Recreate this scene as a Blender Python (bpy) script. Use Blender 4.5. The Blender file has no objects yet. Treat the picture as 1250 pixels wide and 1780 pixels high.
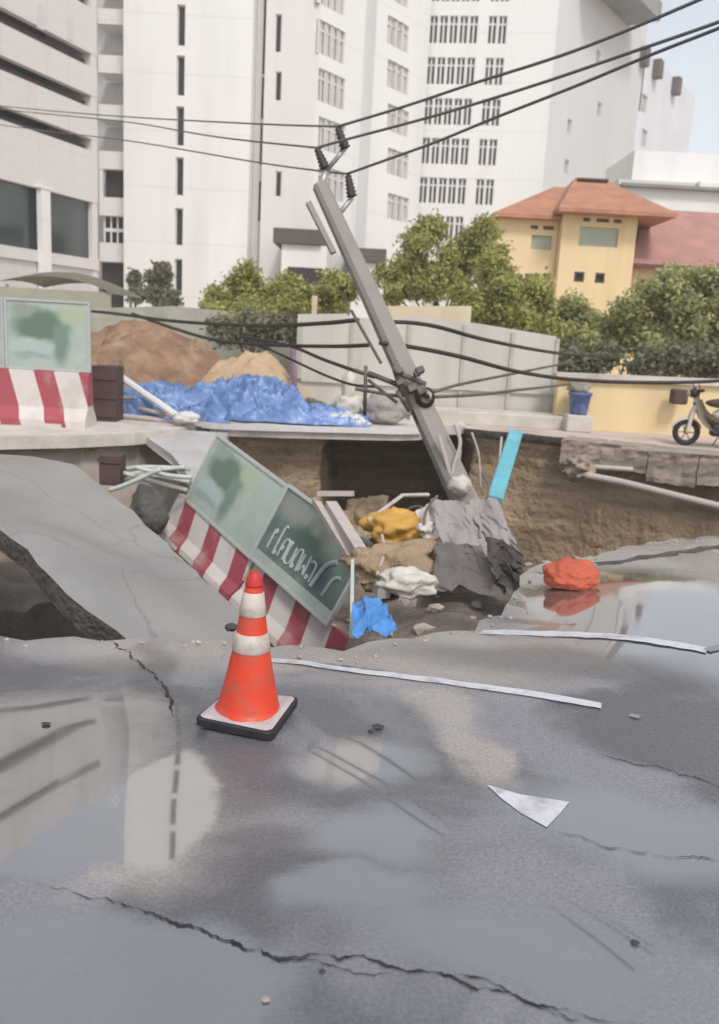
import bpy, bmesh, math, random
import numpy as np
from mathutils import Vector, Matrix, noise
R = math.radians
random.seed(7); rng = np.random.default_rng(7)
C = bpy.context.scene.collection
sc = bpy.context.scene

# ------------------------------------------------------------------ camera
FPX, SROLL, CH = 1500.0, .055, 1.65
PITCH = math.atan(310.5/FPX); ROLL = math.atan(SROLL)
fwd = Vector((0, math.cos(PITCH), -math.sin(PITCH))); up0 = Vector((0, math.sin(PITCH), math.cos(PITCH)))
rt = Vector((1, 0, 0))*math.cos(ROLL) + up0*math.sin(ROLL); upv = Vector((-1, 0, 0))*math.sin(ROLL) + up0*math.cos(ROLL)
cd = bpy.data.cameras.new('camera'); cam = bpy.data.objects.new('camera', cd); C.objects.link(cam)
cd.sensor_fit = 'VERTICAL'; cd.sensor_height = 36.0; cd.lens = 36.0*FPX/1780.0
cd.clip_start = .05; cd.clip_end = 1500
mw = Matrix((rt, upv, -fwd)).transposed().to_4x4(); mw.translation = Vector((0, 0, CH)); cam.matrix_world = mw
sc.camera = cam
cd.dof.use_dof = True; cd.dof.focus_distance = 4.2; cd.dof.aperture_fstop = cd.lens/1000/.012

# ------------------------------------------------------------------ world, sun, exposure
w = bpy.data.worlds.new("World"); sc.world = w; w.use_nodes = True
nt = w.node_tree; nt.nodes.clear()
SUN_EL, SUN_AZ = R(50), R(158)       # azimuth clockwise from +Y: behind the camera, a little right
sky = nt.nodes.new('ShaderNodeTexSky'); sky.sky_type = 'NISHITA'; sky.sun_disc = False
sky.sun_elevation = SUN_EL; sky.sun_rotation = SUN_AZ; sky.air_density = 1.35; sky.dust_density = 1.0; sky.ozone_density = 1.5
hs = nt.nodes.new('ShaderNodeHueSaturation'); hs.inputs['Saturation'].default_value = .30
bg = nt.nodes.new('ShaderNodeBackground'); bg.inputs[1].default_value = .15
wo = nt.nodes.new('ShaderNodeOutputWorld')
nt.links.new(sky.outputs[0], hs.inputs['Color']); nt.links.new(hs.outputs[0], bg.inputs[0]); nt.links.new(bg.outputs[0], wo.inputs[0])
sl = bpy.data.lights.new('sun', 'SUN'); sl.energy = 1.8; sl.angle = R(14); sl.color = (1, .95, .91)
so = bpy.data.objects.new('sun', sl); C.objects.link(so)
sd = Vector((math.sin(SUN_AZ)*math.cos(SUN_EL), math.cos(SUN_AZ)*math.cos(SUN_EL), math.sin(SUN_EL)))
so.rotation_euler = sd.to_track_quat('Z', 'Y').to_euler(); so.location = (0, -5, 30)
sc.view_settings.view_transform = 'Standard'; sc.view_settings.look = 'None'; sc.view_settings.gamma = 1
sc.view_settings.exposure = 0.40

# ------------------------------------------------------------------ pixel -> world (photograph is 1250 x 1780)
def ray(x, y): return fwd + rt*((x-625)/FPX) + upv*((890-y)/FPX)
def at(x, y, Y): d = ray(x, y); return Vector((0, 0, CH)) + d*(Y/d.y)
def gp(x, y, z=0.0): d = ray(x, y); return Vector((0, 0, CH)) + d*((z-CH)/d.z)
def hit(x, y, P0, P1):
    """pixel -> (u, z) on the vertical plane through P0, P1 (xy)"""
    d = ray(x, y); e = (Vector(P1)-Vector(P0)); L = e.length; e.normalize()
    n = Vector((-e.y, e.x)); t = n.dot(Vector(P0))/(n.x*d.x+n.y*d.y)
    p = Vector((d.x*t, d.y*t)); return (p-Vector(P0)).dot(e), CH+d.z*t

# ------------------------------------------------------------------ materials
MATS = {}
def mat(name, col, rough=.7, var=.12, scale=3.0, bump=.15, bscale=40.0, spec=.4, metal=0.0, dirt=None, dscale=1.2, damt=.5, streak=False, bdist=.02, strata=False):
    m = bpy.data.materials.new(name); m.use_nodes = True; n = m.node_tree.nodes; l = m.node_tree.links
    b = n['Principled BSDF']; b.inputs['Roughness'].default_value = rough; b.inputs['Specular IOR Level'].default_value = spec; b.inputs['Metallic'].default_value = metal
    tc = n.new('ShaderNodeTexCoord'); out = tc.outputs['Object']
    if streak:
        mp = n.new('ShaderNodeMapping'); mp.inputs['Scale'].default_value = (1, 1, .12); l.new(out, mp.inputs[0]); sout = mp.outputs[0]
    elif strata:
        mp = n.new('ShaderNodeMapping'); mp.inputs['Scale'].default_value = (.35, .35, 3.2); l.new(out, mp.inputs[0]); sout = mp.outputs[0]
    else: sout = out
    nz = n.new('ShaderNodeTexNoise'); nz.inputs['Scale'].default_value = scale; nz.inputs['Detail'].default_value = 6; l.new(sout, nz.inputs['Vector'])
    mr = n.new('ShaderNodeMapRange'); mr.inputs['From Min'].default_value = .3; mr.inputs['From Max'].default_value = .7; mr.inputs['To Min'].default_value = 1-var; mr.inputs['To Max'].default_value = 1+var
    l.new(nz.outputs['Fac'], mr.inputs['Value'])
    mx = n.new('ShaderNodeMix'); mx.data_type = 'RGBA'; mx.blend_type = 'MULTIPLY'; mx.inputs['Factor'].default_value = 1
    mx.inputs['A'].default_value = (*col, 1); l.new(mr.outputs[0], mx.inputs['B']); last = mx.outputs['Result']
    if dirt:
        n2 = n.new('ShaderNodeTexNoise'); n2.inputs['Scale'].default_value = dscale; n2.inputs['Detail'].default_value = 8; n2.inputs['Roughness'].default_value = .65; l.new(sout, n2.inputs['Vector'])
        cr = n.new('ShaderNodeMapRange'); cr.inputs['From Min'].default_value = .48; cr.inputs['From Max'].default_value = .72; cr.inputs['To Max'].default_value = damt; l.new(n2.outputs['Fac'], cr.inputs['Value'])
        m2 = n.new('ShaderNodeMix'); m2.data_type = 'RGBA'; l.new(cr.outputs[0], m2.inputs['Factor']); l.new(last, m2.inputs['A']); m2.inputs['B'].default_value = (*dirt, 1); last = m2.outputs['Result']
    l.new(last, b.inputs['Base Color'])
    if bump:
        n3 = n.new('ShaderNodeTexNoise'); n3.inputs['Scale'].default_value = bscale; n3.inputs['Detail'].default_value = 5; l.new(out, n3.inputs['Vector'])
        bp = n.new('ShaderNodeBump'); bp.inputs['Strength'].default_value = bump; bp.inputs['Distance'].default_value = bdist; l.new(n3.outputs['Fac'], bp.inputs['Height']); l.new(bp.outputs[0], b.inputs['Normal'])
    MATS[name] = m; return m

white_wall = mat('white_wall', (.76, .735, .70), .8, .04, .25, .05, 6, dirt=(.52, .50, .47), dscale=.35, damt=.35, streak=True)
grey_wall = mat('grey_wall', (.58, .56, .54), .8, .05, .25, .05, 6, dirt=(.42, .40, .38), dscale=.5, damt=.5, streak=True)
park_wall = mat('park_wall', (.66, .615, .59), .8, .05, .3, .05, 6, dirt=(.40, .37, .35), dscale=.6, damt=.6, streak=True)
def add_joints(m, step, amt=.12):
    n = m.node_tree.nodes; l = m.node_tree.links; b = n['Principled BSDF']; src = b.inputs['Base Color'].links[0].from_socket
    tc = n.new('ShaderNodeTexCoord'); sp = n.new('ShaderNodeSeparateXYZ'); l.new(tc.outputs['Object'], sp.inputs[0])
    d = n.new('ShaderNodeMath'); d.operation = 'DIVIDE'; d.inputs[1].default_value = step; l.new(sp.outputs['Z'], d.inputs[0])
    f = n.new('ShaderNodeMath'); f.operation = 'FRACT'; l.new(d.outputs[0], f.inputs[0]); g = n.new('ShaderNodeMath'); g.operation = 'LESS_THAN'; g.inputs[1].default_value = min(.3, .09/step); l.new(f.outputs[0], g.inputs[0])
    k = n.new('ShaderNodeMath'); k.operation = 'MULTIPLY'; k.inputs[1].default_value = amt; l.new(g.outputs[0], k.inputs[0])
    mx = n.new('ShaderNodeMix'); mx.data_type = 'RGBA'; l.new(k.outputs[0], mx.inputs['Factor']); l.new(src, mx.inputs['A']); mx.inputs['B'].default_value = (.2, .18, .17, 1); l.new(mx.outputs['Result'], b.inputs['Base Color'])
add_joints(white_wall, 3.25); add_joints(park_wall, .8, .07)
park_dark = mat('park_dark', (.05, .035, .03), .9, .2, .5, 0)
dark_glass = mat('dark_glass', (.035, .030, .029), .3, .3, .4, 0, spec=.2)
green_glass = mat('green_glass', (.045, .06, .055), .12, .5, .15, 0, spec=.8)
pale_glass = mat('pale_glass', (.34, .37, .28), .3, .2, .6, 0)
win_frame = mat('win_frame', (.62, .59, .57), .6, .05, 2, 0)
con_pale = mat('concrete_pale', (.55, .50, .45), .85, .12, 2.5, .25, 30, dirt=(.33, .25, .19), dscale=1.6, damt=.6)
con_grey = mat('concrete_grey', (.42, .40, .39), .8, .15, 1.5, .3, 30, dirt=(.26, .21, .18), dscale=1.3, damt=.6)
con_pink = mat('concrete_pink', (.34, .27, .22), .9, .25, 2.2, .5, 9, dirt=(.23, .14, .10), dscale=3, damt=.8, bdist=.08)
pole_con = mat('pole_concrete', (.265, .235, .215), .8, .1, 3, .25, 45, dirt=(.25, .22, .20), dscale=3, damt=.6)
hoard = mat('hoarding_paint', (.52, .49, .44), .7, .06, 1.2, .08, 12, dirt=(.36, .32, .26), dscale=1.5, damt=.5, streak=True)
beige_wall = mat('beige_wall', (.62, .52, .36), .8, .06, 1.2, .1, 20, dirt=(.45, .36, .25), dscale=1.5, damt=.5)
yellow_wall = mat('yellow_wall', (.72, .56, .32), .8, .06, .8, .1, 12, dirt=(.50, .37, .20), dscale=.9, damt=.5, streak=True)
roof_tile = mat('roof_tile', (.44, .20, .11), .75, .18, 1.8, .4, 8, dirt=(.30, .13, .09), dscale=2.5, damt=.6)
ROOFS = 1
roof_pink = mat('roof_pink', (.40, .20, .165), .75, .15, 1.8, .4, 8, dirt=(.33, .16, .12), dscale=2.5, damt=.6)
add_joints(roof_tile, .16, .30); add_joints(roof_pink, .16, .25)
brown_trim = mat('brown_trim', (.10, .055, .035), .7)
soil = mat('soil', (.33, .235, .15), .95, .35, 1.6, 1.0, 7, dirt=(.43, .335, .215), dscale=1.1, damt=.9, bdist=.12, strata=True)
soil_red = mat('soil_red', (.25, .15, .095), .95, .35, 2.2, .9, 5, dirt=(.42, .30, .19), dscale=1.6, damt=.9, bdist=.12)
soil_mud = mat('mud', (.14, .11, .09), .5, .3, 2.2, .7, 8, dirt=(.26, .23, .19), dscale=2.0, damt=.8, bdist=.08)
sand = mat('sand', (.46, .33, .21), .95, .15, 3, .5, 10, dirt=(.40, .26, .15), dscale=2, damt=.7, bdist=.06)
asph_slab = mat('asphalt_slab', (.25, .24, .23), .42, .12, 1.4, .35, 60, dirt=(.30, .27, .24), dscale=.9, damt=.8, bdist=.012)
def add_cracks(m, scale, width, amt):
    n = m.node_tree.nodes; l = m.node_tree.links; b = n['Principled BSDF']; src = b.inputs['Base Color'].links[0].from_socket
    tc = n.new('ShaderNodeTexCoord'); nz = n.new('ShaderNodeTexNoise'); nz.inputs['Scale'].default_value = 3; nz.inputs['Detail'].default_value = 6; l.new(tc.outputs['Object'], nz.inputs['Vector'])
    sc_ = n.new('ShaderNodeVectorMath'); sc_.operation = 'MULTIPLY_ADD'; sc_.inputs[1].default_value = (.3, .3, .3); l.new(nz.outputs['Color'], sc_.inputs[0]); l.new(tc.outputs['Object'], sc_.inputs[2])
    v = n.new('ShaderNodeTexVoronoi'); v.feature = 'DISTANCE_TO_EDGE'; v.inputs['Scale'].default_value = scale; l.new(sc_.outputs[0], v.inputs['Vector'])
    mr = n.new('ShaderNodeMapRange'); mr.inputs['From Max'].default_value = width; mr.inputs['To Min'].default_value = amt; mr.inputs['To Max'].default_value = 0; l.new(v.outputs['Distance'], mr.inputs['Value'])
    mx = n.new('ShaderNodeMix'); mx.data_type = 'RGBA'; l.new(mr.outputs[0], mx.inputs['Factor']); l.new(src, mx.inputs['A']); mx.inputs['B'].default_value = (.06, .052, .047, 1); l.new(mx.outputs['Result'], b.inputs['Base Color'])
add_cracks(asph_slab, .6, .010, .32)
asph_edge = mat('asphalt_edge', (.09, .075, .065), .9, .4, 8, .8, 20, bdist=.05)
black_rub = mat('black_rubber', (.018, .017, .018), .55, .2, 10, .1)
black_cab = mat('black_cable', (.035, .028, .022), .6, .2, 5, 0)
wire_m = mat('wire_metal', (.10, .10, .10), .5, .1, 5, 0)
steel = mat('galvanised_steel', (.35, .34, .33), .45, .2, 6, .1, metal=.5)
rust = mat('rusty_steel', (.13, .10, .085), .7, .4, 8, .3)
porc = mat('insulator_glaze', (.03, .018, .014), .25, .1, 4, 0, spec=.6)
orange = mat('cone_orange', (.60, .048, .018), .45, .12, 9, .12, 30, dirt=(.30, .09, .06), dscale=11, damt=.85)
cone_red = mat('cone_tip', (.45, .03, .03), .5, .1, 4, .05)
reflw = mat('cone_collar', (.52, .45, .40), .4, .1, 12, .05, 60, dirt=(.30, .22, .18), dscale=14, damt=.8)
basew = mat('cone_base_top', (.42, .37, .37), .5, .1, 12, .1)
tarp_b = mat('blue_tarp', (.12, .21, .43), .38, .35, 2.5, .3, 14, spec=.5, dirt=(.32, .38, .52), dscale=2.5, damt=.7)
tarp_b2 = mat('bright_blue_tarp', (.07, .24, .55), .4, .2, 5, .3, 20, dirt=(.12, .4, .75), dscale=6, damt=.6)
pale_cloth = mat('pale_cloth', (.62, .60, .60), .7, .1, 5, .3, 20, dirt=(.42, .38, .36), dscale=5, damt=.5)
grey_tex = mat('grey_fabric', (.15, .13, .118), .8, .15, 4, .4, 30, dirt=(.16, .125, .10), dscale=4, damt=.8)
grey_tex2 = mat('grey_fabric_light', (.32, .29, .275), .8, .15, 4, .4, 30, dirt=(.20, .16, .13), dscale=4, damt=.7)  # paler copy of the fabric, toned like its lit parts; also on a sack
sackm = mat('white_sack', (.56, .53, .46), .8, .1, 6, .4, 40, dirt=(.35, .29, .22), dscale=5, damt=.6)
yelm = mat('yellow_sheet', (.55, .31, .06), .5, .2, 4, .3, 15, dirt=(.32, .14, .06), dscale=4, damt=.8)
cyanm = mat('cyan_duct', (.13, .42, .50), .45, .12, 4, .1, dirt=(.22, .45, .5), dscale=5, damt=.6)
pvc = mat('pale_pipe', (.48, .50, .46), .45, .12, 5, .05, dirt=(.32, .30, .26), dscale=6, damt=.5)
timber = mat('pale_timber', (.47, .41, .38), .8, .2, 6, .2, dirt=(.30, .23, .19), dscale=6, damt=.6)
orange_d = mat('orange_float', (.46, .10, .055), .8, .15, 6, .2, dirt=(.35, .07, .03), dscale=6, damt=.6)
scoot_w = mat('scooter_paint', (.62, .56, .50), .3, .04, 3, 0, spec=.5)
scoot_b = mat('scooter_black', (.03, .025, .022), .5, .1, 3, 0)
seatm = mat('scooter_seat', (.08, .05, .025), .5, .2, 5, .1)
bluep = mat('blue_plastic', (.08, .12, .28), .5, .2, 5, .1, dirt=(.25, .3, .45), dscale=9, damt=.8)
olive = mat('olive_canvas', (.33, .31, .24), .85, .1, 1.5, .2, 8, dirt=(.25, .24, .17), dscale=1, damt=.5)
dkbrown = mat('dark_brown_box', (.085, .05, .045), .8, .2, 3, .2)
moss_wall = mat('mossy_wall', (.36, .35, .29), .85, .12, 1.5, .2, 8, dirt=(.22, .24, .14), dscale=1.2, damt=.7)
pave = mat('pavement', (.52, .43, .37), .85, .1, 1.2, .2, 25, dirt=(.40, .30, .22), dscale=.9, damt=.7)
stone = mat('stone', (.06, .045, .045), .8, .2, 8, .4)
rubble = mat('rubble', (.36, .31, .27), .9, .25, 5, .4)
bark = mat('bark', (.10, .075, .05), .95, .2, 9, .5)

def leafmat(name, c1, c2):
    m = bpy.data.materials.new(name); m.use_nodes = True; n = m.node_tree.nodes; l = m.node_tree.links; b = n['Principled BSDF']
    b.inputs['Roughness'].default_value = .6
    ge = n.new('ShaderNodeNewGeometry'); tc = n.new('ShaderNodeTexCoord')
    nz = n.new('ShaderNodeTexNoise'); nz.inputs['Scale'].default_value = 1.8; nz.inputs['Detail'].default_value = 4; l.new(tc.outputs['Object'], nz.inputs['Vector'])
    ad = n.new('ShaderNodeMath'); ad.operation = 'MULTIPLY_ADD'; ad.inputs[1].default_value = .5; l.new(ge.outputs['Random Per Island'], ad.inputs[0])
    mr = n.new('ShaderNodeMapRange'); mr.inputs['From Min'].default_value = .35; mr.inputs['From Max'].default_value = .65; mr.inputs['To Max'].default_value = .6; l.new(nz.outputs['Fac'], mr.inputs['Value']); l.new(mr.outputs[0], ad.inputs[2])
    mx = n.new('ShaderNodeMix'); mx.data_type = 'RGBA'; mx.inputs['A'].default_value = (*c1, 1); mx.inputs['B'].default_value = (*c2, 1); l.new(ad.outputs[0], mx.inputs['Factor'])
    l.new(mx.outputs['Result'], b.inputs['Base Color'])
    tr = n.new('ShaderNodeBsdfTranslucent'); l.new(mx.outputs['Result'], tr.inputs[0]); ms = n.new('ShaderNodeMixShader'); ms.inputs[0].default_value = .4
    l.new(b.outputs[0], ms.inputs[1]); l.new(tr.outputs[0], ms.inputs[2]); l.new(ms.outputs[0], n['Material Output'].inputs[0])
    return m
leaf_y = leafmat('leaf_yellow_green', (.20, .20, .05), (.52, .50, .16))
leaf_g = leafmat('leaf_grey_green', (.22, .23, .08), (.54, .53, .24))
leaf_d = leafmat('leaf_dark', (.13, .13, .075), (.28, .28, .17))

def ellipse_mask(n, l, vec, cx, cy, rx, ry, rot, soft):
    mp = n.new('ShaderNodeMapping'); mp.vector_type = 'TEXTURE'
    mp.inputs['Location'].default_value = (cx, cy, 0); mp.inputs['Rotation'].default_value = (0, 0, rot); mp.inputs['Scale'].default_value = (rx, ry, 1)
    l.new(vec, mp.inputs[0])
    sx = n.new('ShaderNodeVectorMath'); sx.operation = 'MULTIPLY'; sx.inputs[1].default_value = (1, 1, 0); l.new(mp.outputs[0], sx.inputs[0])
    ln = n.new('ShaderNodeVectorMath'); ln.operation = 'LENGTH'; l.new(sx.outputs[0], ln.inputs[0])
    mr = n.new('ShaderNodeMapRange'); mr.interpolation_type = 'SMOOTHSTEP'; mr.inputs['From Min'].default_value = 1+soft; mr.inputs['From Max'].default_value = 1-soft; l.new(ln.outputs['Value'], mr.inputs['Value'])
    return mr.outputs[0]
def vmax(n, l, a, b):
    m = n.new('ShaderNodeMath'); m.operation = 'MAXIMUM'; l.new(a, m.inputs[0]); l.new(b, m.inputs[1]); return m.outputs[0]
def road_material():
    m = bpy.data.materials.new('wet_asphalt'); m.use_nodes = True; n = m.node_tree.nodes; l = m.node_tree.links; b = n['Principled BSDF']
    tc = n.new('ShaderNodeTexCoord'); P = tc.outputs['Object']
    # ragged outlines
    dz = n.new('ShaderNodeTexNoise'); dz.inputs['Scale'].default_value = 2.0; dz.inputs['Detail'].default_value = 7; l.new(P, dz.inputs['Vector'])
    sb = n.new('ShaderNodeVectorMath'); sb.operation = 'SUBTRACT'; sb.inputs[1].default_value = (.5, .5, .5); l.new(dz.outputs['Color'], sb.inputs[0])
    sl_ = n.new('ShaderNodeVectorMath'); sl_.operation = 'SCALE'; sl_.inputs['Scale'].default_value = .5; l.new(sb.outputs[0], sl_.inputs[0])
    av = n.new('ShaderNodeVectorMath'); av.operation = 'ADD'; l.new(P, av.inputs[0]); l.new(sl_.outputs[0], av.inputs[1]); V = av.outputs[0]
    def union(lst):
        o = None
        for e in lst:
            k = ellipse_mask(n, l, V, *e); o = k if o is None else vmax(n, l, o, k)
        return o
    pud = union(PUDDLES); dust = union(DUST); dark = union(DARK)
    big = n.new('ShaderNodeTexNoise'); big.inputs['Scale'].default_value = .9; big.inputs['Detail'].default_value = 5; big.inputs['Distortion'].default_value = .6; l.new(P, big.inputs['Vector'])
    damp = n.new('ShaderNodeMapRange'); damp.interpolation_type = 'SMOOTHSTEP'; damp.inputs['From Min'].default_value = .44; damp.inputs['From Max'].default_value = .56; l.new(big.outputs['Fac'], damp.inputs['Value'])
    fine = n.new('ShaderNodeTexNoise'); fine.inputs['Scale'].default_value = 75; fine.inputs['Detail'].default_value = 6; fine.inputs['Roughness'].default_value = .75; l.new(P, fine.inputs['Vector'])
    vor = n.new('ShaderNodeTexVoronoi'); vor.inputs['Scale'].default_value = 95; l.new(P, vor.inputs['Vector'])
    # colour
    c1 = n.new('ShaderNodeMix'); c1.data_type = 'RGBA'; c1.inputs['A'].default_value = (.190, .190, .208, 1); c1.inputs["B"].default_value = (.082, .084, .098, 1); l.new(damp.outputs[0], c1.inputs['Factor'])
    c2 = n.new('ShaderNodeMix'); c2.data_type = 'RGBA'; c2.inputs['B'].default_value = (.36, .32, .285, 1); l.new(c1.outputs['Result'], c2.inputs['A'])
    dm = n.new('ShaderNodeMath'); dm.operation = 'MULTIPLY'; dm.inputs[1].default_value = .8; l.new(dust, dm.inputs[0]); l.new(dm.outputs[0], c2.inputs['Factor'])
    c3 = n.new('ShaderNodeMix'); c3.data_type = 'RGBA'; c3.inputs['B'].default_value = (.05, .048, .052, 1); l.new(c2.outputs['Result'], c3.inputs['A'])
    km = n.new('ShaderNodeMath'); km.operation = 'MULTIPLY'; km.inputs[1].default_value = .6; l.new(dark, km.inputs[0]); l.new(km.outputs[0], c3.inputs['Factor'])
    wet = n.new('ShaderNodeMix'); wet.data_type = 'RGBA'; wet.inputs['B'].default_value = (.085, .078, .078, 1); wm = n.new('ShaderNodeMath'); wm.operation = 'MULTIPLY'; wm.inputs[1].default_value = .85; l.new(pud, wm.inputs[0]); l.new(wm.outputs[0], wet.inputs['Factor']); l.new(c3.outputs['Result'], wet.inputs['A']); c3 = wet
    fr = n.new('ShaderNodeMapRange'); fr.inputs['From Min'].default_value = .3; fr.inputs['From Max'].default_value = .7; fr.inputs['To Min'].default_value = .62; fr.inputs['To Max'].default_value = 1.38; l.new(fine.outputs['Fac'], fr.inputs['Value'])
    c4 = n.new('ShaderNodeMix'); c4.data_type = 'RGBA'; c4.blend_type = 'MULTIPLY'; c4.inputs['Factor'].default_value = 1; l.new(c3.outputs['Result'], c4.inputs['A']); l.new(fr.outputs[0], c4.inputs['B'])
    l.new(c4.outputs['Result'], b.inputs['Base Color'])
    # roughness: dry .55, damp .3, puddle .04
    r1 = n.new('ShaderNodeMapRange'); r1.inputs['To Min'].default_value = .45; r1.inputs['To Max'].default_value = .17; l.new(damp.outputs[0], r1.inputs['Value'])
    r2 = n.new('ShaderNodeMix'); r2.inputs[3].default_value = .055; l.new(pud, r2.inputs[0]); l.new(r1.outputs[0], r2.inputs[2])
    l.new(r2.outputs[0], b.inputs['Roughness'])
    b.inputs['Specular IOR Level'].default_value = .6
    b.inputs['IOR'].default_value = 1.75
    l.new(pud, b.inputs['Coat Weight']); b.inputs['Coat IOR'].default_value = 3.6; b.inputs['Coat Roughness'].default_value = .03
    inv = n.new('ShaderNodeMath'); inv.operation = 'SUBTRACT'; inv.inputs[0].default_value = 1; l.new(pud, inv.inputs[1])
    bs = n.new('ShaderNodeMath'); bs.operation = 'MULTIPLY_ADD'; bs.inputs[1].default_value = .33; bs.inputs[2].default_value = .012; l.new(inv.outputs[0], bs.inputs[0])
    hadd = n.new('ShaderNodeMath'); hadd.operation = 'ADD'; l.new(vor.outputs['Distance'], hadd.inputs[0]); l.new(fine.outputs['Fac'], hadd.inputs[1])
    bp = n.new('ShaderNodeBump'); bp.inputs['Distance'].default_value = .006; l.new(bs.outputs[0], bp.inputs['Strength']); l.new(hadd.outputs[0], bp.inputs['Height']); l.new(bp.outputs[0], b.inputs['Normal'])
    return m
def E_(x, y, rx, ry, rot=0, soft=.25):
    p = gp(x, y); return (p.x, p.y, rx, ry, R(rot), soft)
PUDDLES = [E_(285, 1400, .20, .33, 8, .14), E_(190, 1440, .22, .16, 0, .2), E_(40, 1440, .25, .3, 0, .2), E_(200, 1700, .50, .26, -12, .2), E_(70, 1300, .42, .5, 0, .4),
           E_(650, 1450, .26, .15, 10, .4), E_(880, 1640, .5, .2, -15, .45), E_(1120, 1440, .5, .25, -20, .45), E_(1150, 1060, .9, 1.1, 10, .3), E_(620, 1540, .25, .12, 20, .4), E_(640, 1330, .25, .18, 0, .5)]
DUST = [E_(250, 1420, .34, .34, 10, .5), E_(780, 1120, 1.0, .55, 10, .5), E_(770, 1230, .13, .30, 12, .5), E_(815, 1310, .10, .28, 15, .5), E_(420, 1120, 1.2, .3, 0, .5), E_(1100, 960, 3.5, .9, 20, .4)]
DARK = [E_(425, 1310, .20, .16, 0, .5), E_(430, 1330, .13, .5, 0, .5), E_(265, 1180, .12, .55, 12, .5), E_(240, 1270, .22, .22, 0, .5), E_(560, 1470, .4, .1, 0, .6), E_(1020, 1150, 1.1, .25, -8, .6)]  # the first two paint the cone's dark reflection onto the road colour
road_m = road_material()

def paint_material(name, col, lo=.42, hi=.6, amt=.75):
    m = mat(name, col, .5, .06, 8, .15, 90, dirt=(.20, .19, .21), dscale=9, damt=amt); return m
paint_m = paint_material('road_paint', (.54, .54, .57), amt=.75)
paint_f = paint_material('road_paint_faded', (.25, .245, .25), amt=.9)

paint_ff = mat('road_paint_worn_off', (.26, .255, .265), .45, .12, 8, .2, 90, dirt=(.17, .168, .185), dscale=5, damt=1)
def stripe_material():
    m = bpy.data.materials.new('red_white_stripes'); m.use_nodes = True; n = m.node_tree.nodes; l = m.node_tree.links; b = n['Principled BSDF']; b.inputs['Roughness'].default_value = .6
    tc = n.new('ShaderNodeTexCoord'); sp = n.new('ShaderNodeSeparateXYZ'); l.new(tc.outputs['Object'], sp.inputs[0])
    a = n.new('ShaderNodeMath'); a.operation = 'MULTIPLY_ADD'; a.inputs[1].default_value = .30; l.new(sp.outputs['Z'], a.inputs[0]); l.new(sp.outputs['X'], a.inputs[2])
    d = n.new('ShaderNodeMath'); d.operation = 'DIVIDE'; d.inputs[1].default_value = .68; l.new(a.outputs[0], d.inputs[0])
    f = n.new('ShaderNodeMath'); f.operation = 'FRACT'; l.new(d.outputs[0], f.inputs[0])
    g = n.new('ShaderNodeMath'); g.operation = 'GREATER_THAN'; g.inputs[1].default_value = .55; l.new(f.outputs[0], g.inputs[0])
    mx = n.new('ShaderNodeMix'); mx.data_type = 'RGBA'; mx.inputs['A'].default_value = (.58, .53, .49, 1); mx.inputs['B'].default_value = (.33, .06, .08, 1); l.new(g.outputs[0], mx.inputs['Factor'])
    nz = n.new('ShaderNodeTexNoise'); nz.inputs['Scale'].default_value = 3; nz.inputs['Detail'].default_value = 8; l.new(tc.outputs['Object'], nz.inputs['Vector'])
    mr = n.new('ShaderNodeMapRange'); mr.inputs['From Min'].default_value = .5; mr.inputs['From Max'].default_value = .75; mr.inputs['To Max'].default_value = .6; l.new(nz.outputs['Fac'], mr.inputs['Value'])
    m2 = n.new('ShaderNodeMix'); m2.data_type = 'RGBA'; l.new(mr.outputs[0], m2.inputs['Factor']); l.new(mx.outputs['Result'], m2.inputs['A']); m2.inputs['B'].default_value = (.42, .33, .29, 1)
    l.new(m2.outputs['Result'], b.inputs['Base Color']); return m
stripes = stripe_material()
def flatmix(name, c1, c2, scale, rough=.5): return mat(name, c1, rough, .12, scale, .03, 20, dirt=c2, dscale=scale, damt=.9)
sheet_pale = flatmix('sheet_pale_green', (.34, .40, .355), (.44, .45, .39), 2.0)
sheet_dark = flatmix('sheet_dark_green', (.085, .13, .115), (.17, .215, .195), 2.5)
art_green = flatmix('art_green', (.13, .19, .145), (.20, .26, .20), 3)
art_teal = flatmix('art_teal', (.38, .45, .42), (.30, .38, .355), 4)
art_lime = flatmix('art_lime', (.34, .39, .27), (.42, .43, .33), 4)
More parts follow.
